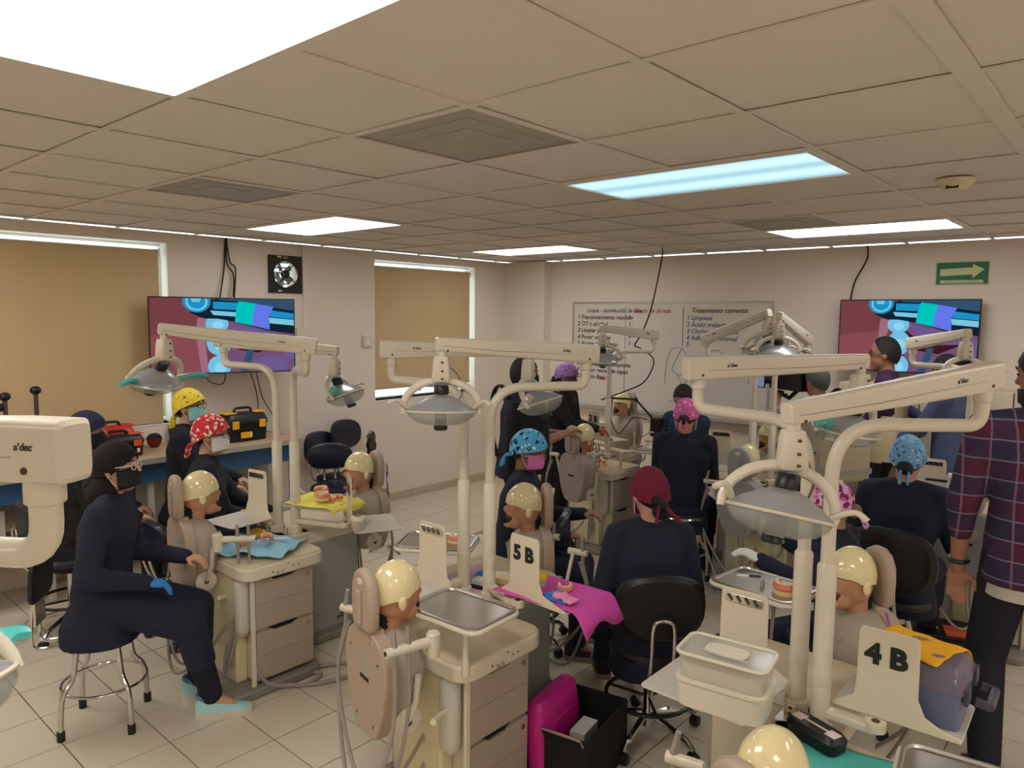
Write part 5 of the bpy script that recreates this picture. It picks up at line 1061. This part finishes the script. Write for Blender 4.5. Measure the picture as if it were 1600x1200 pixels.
        if sole[0] > 200:
            for k in range(3): G().tube([Mf @ Vector((-.02*s, (.03+.025*k)*s, (.088-.01*k)*s)), Mf @ Vector((.02*s, (.04+.025*k)*s, (.086-.01*k)*s))], .004, 5).obj('lace', mat('lime lace', (190, 214, 60), .7), u_)
    # --- face and headwear
    for q in (-1, 1):
        G().ell(hp(q*.031, .0815, .008), (.0115*s, .008*s, .0065*s), M3.normalized(), 8, 6).obj('eye', EYE, t)
        G().tube([hp(q*.018, .094, .03), hp(q*.034, .092, .036), hp(q*.05, .08, .03)], .0035*s, 5).obj('eyebrow', HAIR, t)
    dome = lambda rad, e0f, nz=9, na=30, rough=0: dome_(Mh, rad, e0f, nz, na, rough)
    hd = head or {}
    if 'cap' in hd:
        rs = dome((.093, .120, .128), lambda f_: .22*max(0, f_)**1.5+.06-.55*max(0, -f_)-.10*(1-abs(f_)), rough=.006)
        c_ = cover(rs, .92).obj('cap', hd['cap'], t)
        G().tube([p for p in rs[0]], .005*s, 6, True).obj('cap_band', hd['cap'], c_)
        if hd.get('tie', True):
            k0 = hp(0, -.112, -.048); G().ell(k0, (.014*s, .012*s, .012*s)).obj('cap_knot', hd['cap'], c_)
            for q in (-1, 1): G().tube(bez([k0, k0+(Mh.to_3x3() @ Vector((q*.02, -.03, -.02))), k0+(Mh.to_3x3() @ Vector((q*(.02+.04*hd.get('tail', 0)), -.045-.04*hd.get('tail', 0), -.085)))], 4), [.006*s*(1+.5*(i % 2)) for i in range(9)], 6, flat=1.6).obj('cap_tie', hd['cap'], c_)
    if 'hair' in hd:
        rs = dome((.085, .107, .125), hd.get('line', lambda f_: .46*max(0, f_)-.22*(1-abs(f_))-.75*max(0, -f_)), rough=.003)
        cover(rs, .9).obj('hair', hd['hair'], t)
    if 'under' in hd:     # hair showing under a cap
        rs = dome((.081, .104, .112), lambda f_: -.25-.62*max(0, -f_)+.6*max(0, f_)); cover(rs, .9).obj('hair', hd['under'], t)
    if 'bun' in hd: g = G().ell(hp(*hd.get('bunp', (0, -.115, -.045))), (.042*s, .036*s, .038*s), M3.normalized()).ell(hp(.012, -.12, -.055), (.03*s, .03*s, .03*s)).ell(hp(-.018, -.118, -.035), (.025*s, .026*s, .026*s)); bobj('hair_bun', blob(g, .006, 2), hd['bun'], t)
    if 'tailh' in hd: G().tube(bez([hp(0, -.10, -.03), hp(.0, -.13, -.08), hp(0, -.12, -.17), hp(0, -.11, -.24)], 5), [.03*s, .034*s, .036*s, .036*s, .036*s]+[.034*s]*6+[.028*s, .024*s, .02*s, .014*s, .006*s], 10).obj('ponytail', hd['tailh'], t)
    if 'mask' in hd:
        rs = []
        for j in range(9):
            z = -.105+.095*j/8; q_ = []
            for i in range(15):
                a = R(-72+144*i/14); bul = .016*math.exp(-((a/.5)**2))*math.sin(math.pi*min(1, (j+1.2)/9))
                rr = .92 if j in (0,) else 1.0
                q_.append(hp(.078*math.sin(a)*rr, (.094*math.cos(a)*rr+bul+.003*((j % 2)-.5)), z+.012*math.cos(a)))
            rs.append(q_)
        g = G(); n = 15; g.add([p for r_ in rs for p in r_], [(j*n+i, j*n+i+1, (j+1)*n+i+1, (j+1)*n+i) for j in range(8) for i in range(14)])
        mk = g.obj('face_mask', hd['mask'], t); q_ = mk.modifiers.new('t', 'SOLIDIFY'); q_.thickness = .003
        for q in (-1, 1):
            for z in (-.012, -.085): G().tube([hp(q*.073, .03, z), hp(q*.08, .01, z*.6-.01), hp(q*.084, -.018, -.01)], .0016, 5).obj('ear_loop', WHT, mk)
    if 'glasses' in hd:
        gm = hd['glasses']; gl = None
        for q in (-1, 1):
            r_ = G().tube([hp(q*.034+.024*math.cos(R(a)), .101-.006*abs(math.cos(R(a))), .006+.018*math.sin(R(a))) for a in range(0, 360, 24)], .0022, 6, True).obj('glasses_rim', gm, t)
            G().tube([hp(q*.058, .094, .012), hp(q*.08, .04, .012), hp(q*.083, -.015, .008)], .0025, 6).obj('glasses_temple', gm, t)
        G().tube([hp(-.011, .102, .012), hp(.011, .102, .012)], .0022, 6).obj('glasses_bridge', gm, t)
    if 'beard' in hd:
        rs = []
        for j in range(7):
            z = -.115+.07*j/6; rs.append([hp(.071*math.sin(R(-88+176*i/14)), .088*math.cos(R(-88+176*i/14))*(1.0 if j > 1 else .8)+.004, z) for i in range(15)])
        g = G(); n = 15; g.add([p for r_ in rs for p in r_], [(j*n+i, j*n+i+1, (j+1)*n+i+1, (j+1)*n+i) for j in range(6) for i in range(14)]); g.obj('beard', hd['beard'], t).modifiers.new('t', 'SOLIDIFY').thickness = .006
    if 'cap' not in hd and 'hood' not in hd: pass
    if 'hood' in hd:
        rs = dome((.088, .112, .122), lambda f_: .34*max(0, f_)**1.4-.35*(1-max(0, f_))); cover(rs, .9).obj('headscarf', hd['hood'], t)
        g = G().cap(hp(0, -.04, -.06), N+Vector((0, -.03, .02)), .07*s, .085*s); bobj('scarf_neck', blob(g, .012, 2), hd['hood'], t)
    return t, dict(P=P, N=N, up=up, fw=fw, s=s, Mh=Mh, ar=ar, lg=lg, hz=hz)
def dome_(Mh, rad, e0f, nz, na, rough):
    rs = []
    for j in range(nz+1):
        q = []
        for k in range(na):
            a = 2*math.pi*k/na; f_ = math.sin(a); e0 = e0f(f_); e = e0+(math.pi/2-.05-e0)*j/nz; w_ = 1+rough/.1*.3*math.sin(3*a+j)*math.sin(5*a)
            q.append(Mh @ Vector((rad[0]*math.cos(e)*math.cos(a)*w_, rad[1]*math.cos(e)*math.sin(a)*w_-.004, .012+rad[2]*math.sin(e))))
        rs.append(q)
    return rs
def cover(rs, k):
    c = Vector((0, 0, 0))
    for p in rs[0]: c += p
    c /= len(rs[0]); inner = [c+(p-c)*k for p in rs[0]]
    g = G(); g.rings([inner]+rs, False); g.add(rs[-1], [tuple(range(len(rs[-1])))]); return g
YC = spots('yellow printed cotton', (240, 212, 60), (120, 90, 70), (250, 240, 210), 34, .26); RC = spots('red flowered cotton', (206, 40, 56), (236, 224, 190), (120, 60, 50), 36, .40); BC = spots('blue penguin cotton', (84, 176, 232), (24, 32, 48), (240, 240, 240), 26, .34); PC = spots('pink printed cotton', (224, 104, 170), (250, 200, 224), (190, 60, 140), 30, .3); LC = spots('leopard pink cotton', (240, 196, 226), (160, 30, 120), (214, 110, 180), 24, .42); BC2 = spots('light blue printed cotton', (118, 180, 224), (60, 90, 120), (236, 224, 200), 32, .3); LIL = spots('lilac cotton', (176, 130, 200), (120, 80, 150), (230, 220, 240), 30, .3)
BURG = mat('burgundy cotton', (118, 20, 52), .85, bump=.2, bscale=14); NC = mat('navy cotton cap', (26, 32, 62), .85, bump=.2, bscale=14)
MINTM = mat('mask aqua', (140, 206, 204), .8); PINKM = mat('mask pink', (226, 120, 190), .8); PURM = mat('mask purple', (120, 50, 120), .8); BLKMASK = mat('mask black', (18, 18, 22), .8)
GLAM = mat('thin gold frame', (150, 120, 70), .3, .8); BLKF = mat('black frame', (20, 20, 22), .3)
# left group
person('person in a navy gown with a black headscarf and mint sneakers on the chrome stool', (-3.735, 1.25), 55, 1.385, True, 7, .98, hands={1: (.17, .24, .74), -1: (-.12, .36, .76)}, elbow={1: (.5, -.6, -.7), -1: (-.3, -.8, -.6)}, feet={1: (.06, .50), -1: (-.14, .40)}, hyaw=-8, hpitch=4, skin='a', shoe=(168, 214, 218), sole=(216, 208, 190), head=dict(hood=mat('black knit', (14, 13, 15), .9), tailh=HAIR, mask=BLKMASK, glasses=WHT), gloves=((1,), GBL))
person('person in a navy cap and black mask seated behind the foreground lamp arm', (-4.98, 1.55), 70, 1.375, True, 5, .98, hyaw=-5, hpitch=0, skin='a', topm=BLKC, head=dict(cap=NC, mask=BLKMASK, under=HAIR, tie=False))
person('person with a yellow printed cap and aqua mask by the counter', (-5.03, 2.25), 55, 1.465, True, 2, .98, hyaw=-20, hpitch=8, skin='a', topm=NAVY2, head=dict(cap=YC, mask=MINTM, under=HAIR, glasses=BLKF))
person('person with a red flowered cap and white mask in front of the counter', (-4.38, 2.06), 62, 1.365, True, 4, .98, hands={1: (.08, .36, .72), -1: (-.05, .40, .72)}, hyaw=-18, hpitch=2, skin='a', topm=NAVY2, head=dict(cap=RC, mask=WHT, under=HAIR, glasses=BLKF))
# middle group
p5, k5 = person('standing man with a black backpack seen from behind near the corner window', (-3.45, 3.95), 60, 1.70, False, 4, None, hands={1: (.14, .36, 1.16), -1: (-.02, .40, 1.12)}, skin='b', topm=NAVY, pants=BLKC, sleeve=.42, gown=False, wide=1.1, head=dict(hair=HAIR, mask=BLKMASK, line=lambda f_: .42*max(0, f_)-.25*(1-abs(f_))-.75*max(0, -f_)))
person('standing woman with a lilac cap and purple mask in black', (-4.02, 5.22), 8, 1.575, False, 4, None, hands={1: (.06, .40, 1.02), -1: (-.12, .28, 1.0)}, hpitch=-8, hyaw=10, skin='c', topm=BLKC, pants=BLKC, gown=True, head=dict(cap=LIL, mask=PURM, bun=HAIR, under=HAIR, glasses=BLKF))
person('seated woman with a blue penguin cap and pink mask beside the 5 B mannequin', (-2.84, 3.23), 32, 1.325, True, 8, .97, hands={1: (.16, .34, .74), -1: (-.12, .42, .8)}, hyaw=-10, hpitch=-10, skin='c', head=dict(cap=BC, mask=PINKM, under=HAIR, glasses=GLAM))
person('woman with a burgundy cap seen from behind on the black stool', (-1.70, 2.93), 132, 1.285, True, 8, .97, hands={1: (.14, .30, .70), -1: (-.15, .27, .68)}, feet={1: (.02, .46, .06), -1: (-.15, .50, .06)}, hyaw=12, hpitch=-14, skin='a', sole=(160, 130, 120), head=dict(cap=BURG, mask=PINKM, under=HAIR, tail=1, bun=HAIR, bunp=(.012, -.085, -.085)))
# back group
person('woman with a pink printed cap and dark bun seen from behind at the back bench', (-2.60, 4.90), 112, 1.385, True, 4, 1.0, feet={1: (.16, .30), -1: (-.16, .28)}, hpitch=-16, skin='a', wide=1.1, head=dict(cap=PC, mask=WHT, bun=HAIR, under=HAIR))
person('teacher in a teal polo shirt working at the back bench tray', (-3.10, 6.02), 258, 1.42, True, 14, 1.03, hands={1: (.16, .34, .94), -1: (.0, .40, .90)}, hyaw=12, hpitch=-24, skin='a', topm=TEALP, pants=mat('khaki trousers', (150, 120, 80), .85), sleeve=.45, gown=False, wide=1.15, head=dict(hair=HAIR))
p11, k11 = person('camera operator with short grey hair in a beige jacket', (-1.90, 5.76), 152, 1.64, False, 4, None, hands={1: (.12, .30, 1.44), -1: (-.06, .42, 1.36)}, hpitch=-2, skin='b', topm=mat('beige grey jacket', (176, 166, 146), .85, bump=.6, bscale=12), pants=mat('charcoal trousers', (34, 36, 46), .85), sleeve=.4, gown=False, wide=1.1, head=dict(hair=HAIRG, line=lambda f_: .46*max(0, f_)-.22*(1-abs(f_))-.75*max(0, -f_)), elbow={1: (.7, -.2, -.7), -1: (-.7, .2, -.7)})
PURS = mat('purple shirt', (62, 26, 70), .8, bump=.25, bscale=9)
p12, k12 = person('man with glasses in a beige vest and purple shirt under the right television', (-1.59, 6.40), 188, 1.855, False, 2, None, hands={1: (.14, .28, 1.08), -1: (-.08, .32, 1.06)}, hyaw=4, skin='b', topm=PURS, pants=BLKC, gown=False, wide=1.05, head=dict(hair=HAIR, glasses=BLKF, line=lambda f_: .85*max(0, f_)-.2*(1-abs(f_))-.75*max(0, -f_)))
person('woman with a light blue printed cap seen from behind at the right', (-1.0, 4.46), 98, 1.345, True, 4, 1.0, hyaw=0, hpitch=-6, skin='a', wide=1.1, hands={1: (.2, .3, .75), -1: (-.2, .3, .75)}, head=dict(cap=BC2, bun=HAIR, under=HAIR))
person('woman with a pink leopard cap, blond bun and white gloves at the right bench', (-1.03, 3.62), 176, 1.235, True, 10, .95, hands={1: (.20, .40, .80), -1: (-.46, .22, .90)}, feet={1: (.0, .84, .04), -1: (.10, .78, .04), ('d', 1): 10}, hyaw=12, hpitch=-12, skin='a', sole=(190, 186, 182), head=dict(cap=LC, mask=PINKM, under=BLOND, bun=BLOND, glasses=WHT), gloves=((-1, 1), WHT))
PLD = plaid('plaid flannel')
p15, k15 = person('tall man in a red and blue plaid shirt at the right edge', (-.30, 3.59), 112, 1.92, False, 2, None, hands={-1: (-.27, .06, .95), 1: (.2, .26, 1.2)}, hyaw=42, hpitch=-4, skin='b', topm=PLD, pants=mat('dark jeans', (26, 28, 40), .85, bump=.3, bscale=10), sleeve=.72, gown=False, wide=1.2, head=dict(hair=HAIR, beard=HAIR, line=lambda f_: .46*max(0, f_)-.2*(1-abs(f_))-.72*max(0, -f_)), elbow={-1: (-.8, -.5, -.2), 1: (.5, -.7, -.5)})
person('person in a blue grey shirt holding a phone at the far right', (-1.12, 6.36), 172, 1.735, False, 4, None, hands={1: (.10, .42, 1.30), -1: (-.12, .40, 1.02)}, hpitch=-12, skin='b', topm=mat('blue grey shirt', (72, 82, 116), .85, bump=.6, bscale=12), pants=BLKC, gown=False, head=dict(hair=HAIR))
# belongings worn or held
def on(loc, heading): return T(loc[0], loc[1], 0) @ rotz(heading-90)
bp = thing('backpack', 'large black backpack worn by the standing man', 'backpack', (-3.45, 3.95, 0), 60)
g = G().loft([((0, -.235, .90), .14, .075, (1, 0, 0), (0, 1, 0)), ((0, -.25, 1.0), .16, .10, (1, 0, 0), (0, 1, 0)), ((0, -.24, 1.28), .155, .10, (1, 0, 0), (0, 1, 0)), ((0, -.225, 1.40), .12, .07, (1, 0, 0), (0, 1, 0))], 20, 3); g.obj('bag', BLKC, bp)
G().loft([((0, -.35, .93), .11, .03, (1, 0, 0), (0, 1, 0)), ((0, -.36, 1.05), .12, .045, (1, 0, 0), (0, 1, 0)), ((0, -.35, 1.2), .11, .03, (1, 0, 0), (0, 1, 0))], 16, 3).obj('front_pocket', BLKC, bp)
for q in (-1, 1): G().tube(bez([(q*.1, -.15, 1.42), (q*.12, -.02, 1.50), (q*.13, .12, 1.42), (q*.15, .11, 1.2), (q*.16, -.05, 1.02), (q*.14, -.16, .98)], 5), .02, 8, flat=.4).obj('strap', BLACKM, bp)
G().tube([(-.03, -.2, 1.41), (0, -.22, 1.46), (.03, -.2, 1.41)], .008, 6).obj('grab_loop', BLACKM, bp)
vc = thing('video_camera', 'large black shoulder video camera held by the grey haired operator', 'video camera', (-1.90, 5.76, 1.37), 152-90)
G().box(-.08, .06, .16, .52, .05, .22).obj('body', BLACK, vc, False, .015); G().tube([(-.01, .52, .13), (-.01, .66, .13)], .055, 18).obj('lens', BLACK, vc); G().tube([(-.01, .655, .13), (-.01, .70, .13)], .066, 18).obj('lens_hood', BLACKM, vc)
G().box(-.03, .03, .1, .5, .26, .3).obj('top_handle', BLACKM, vc, False, .01); G().box(-.03, .03, .16, .22, .21, .27).obj('handle_post', BLACKM, vc, False); G().tube([(.0, .38, .30), (.0, .60, .31)], .022, 10).obj('microphone', BLACKM, vc)
lc = G().box(-.20, -.19, .42, .58, .06, .16).obj('flip_screen', BLACK, vc, False, .004); G().box(-.2015, -.20, .43, .57, .068, .152).obj('screen_glass', emis('camcorder screen', (.25, .28, .45), .7), lc, False); G().box(-.19, -.08, .43, .46, .1, .12).obj('hinge', BLACK, vc, False)
G().tube([(-.03, .45, .02), (.0, .36, -.02), (.03, .3, .05)], .018, 8).obj('grip', BLACKM, vc)
G().tube(bez([(.0, .35, .3), (.05, .3, .36), (.05, .15, .33), (.0, .1, .25)], 5), .006, 6).obj('cable', mat('yellow black cable', (120, 110, 50), .6), vc)
# camera man strap and bag
sb = thing('shoulder_bag', 'beige shoulder bag with a black strap on the camera operator', 'bag', (-1.90, 5.76, 0), 152-90)
G().box(-.17, .17, -.34, -.16, .80, 1.12).obj('bag', mat('beige canvas', (196, 180, 150), .85, bump=.3, bscale=20), sb, False, .03, 3); G().box(-.172, .172, -.342, -.158, .86, .90).obj('grey_band', mat('grey band', (170, 166, 160), .7), sb, False)
G().tube(bez([(-.16, -.2, 1.1), (-.1, -.15, 1.28), (.06, -.13, 1.42), (.14, .0, 1.45), (.1, .14, 1.3), (-.05, .16, 1.1), (-.18, .02, .98), (-.18, -.14, 1.0)], 5), .016, 8, flat=.4).obj('strap', BLACKM, sb)
# beige vest of the second reporter, built over his shirt
vs_ = k12; s = vs_['s']; P, up, fw = vs_['P'], vs_['up'], vs_['fw']; X = Vector((1, 0, 0)); VEST = mat('beige vest', (206, 188, 152), .85, bump=.3, bscale=14)
g = G().loft([(P-up*.14*s, .19*s, .15*s, X, fw), (P+up*.04*s, .192*s, .148*s, X, fw), (P+up*.2*s, .18*s, .136*s, X, fw), (P+up*.36*s, .197*s, .142*s, X, fw), (P+up*.44*s, .17*s, .12*s, X, fw), (P+up*.485*s, .12*s, .095*s, X, fw)], 22, 2.5)
def vcut(p): q = p-P; h = q.dot(up); return (abs(p.x) > .175*s and h > .22*s and abs(q.dot(fw)) < .09*s) or (q.dot(fw) > .02 and abs(p.x) < .05*s*(h/.3 if h > 0 else 0)) or h > .50*s or h < -.13*s
vm = bobj('vest', blob(g, .014, 3, vcut), VEST, p12)
for q in (-1, 1):
    for h in (.02, .28): G().box(q*.10-.05, q*.10+.05, .135, .165, vs_['hz']+h*s-.04, vs_['hz']+h*s+.05).obj('vest_pocket', VEST, p12, False, .008)
dc2 = thing('photo_camera', 'black photo camera held at the waist of the vest man', 'camera', (-1.59, 6.40, 1.02), 98); G().box(-.07, .07, .30, .36, 0, .09).obj('body', BLACK, dc2, False, .01); G().tube([(0, .36, .045), (0, .45, .04)], .038, 14).obj('lens', BLACK, dc2); G().box(-.025, .025, .30, .35, .09, .12).obj('viewfinder', BLACK, dc2, False, .006)
ph = thing('phone', 'dark phone held up by the person in blue grey', 'phone', (-1.12, 6.36, 1.33), 82); G().box(.07, .14, .50, .508, -.0, .14, Matrix.Rotation(R(0), 4, 'X')).obj('case', BLACK, ph, False, .004); G().box(.074, .136, .4985, .5, .006, .134).obj('glass', mat('phone glass', (20, 20, 26), .1), ph, False)
# watch, belt hem of the plaid man
a, b, c = k15['ar'][-1]; d = (c-b).normalized(); wp = b+(c-b)*.88
wt_ = G().tube([wp+(d.cross(Vector((0, 0, 1))).normalized()*math.cos(R(q))+d.cross(d.cross(Vector((0, 0, 1)))).normalized()*math.sin(R(q)))*.036 for q in range(0, 360, 20)], .009, 6, True).obj('wristwatch', BLACK, p15)
g = G().loft([(k15['P']-Vector((0, 0, .16)),   .186, .14, X, Vector((0, 1, 0))), (k15['P']-Vector((0, 0, .09)), .186, .14, X, Vector((0, 1, 0)))], 22, 2.5); g.obj('undershirt_hem', mat('pale tee', (206, 196, 184), .85), p15)
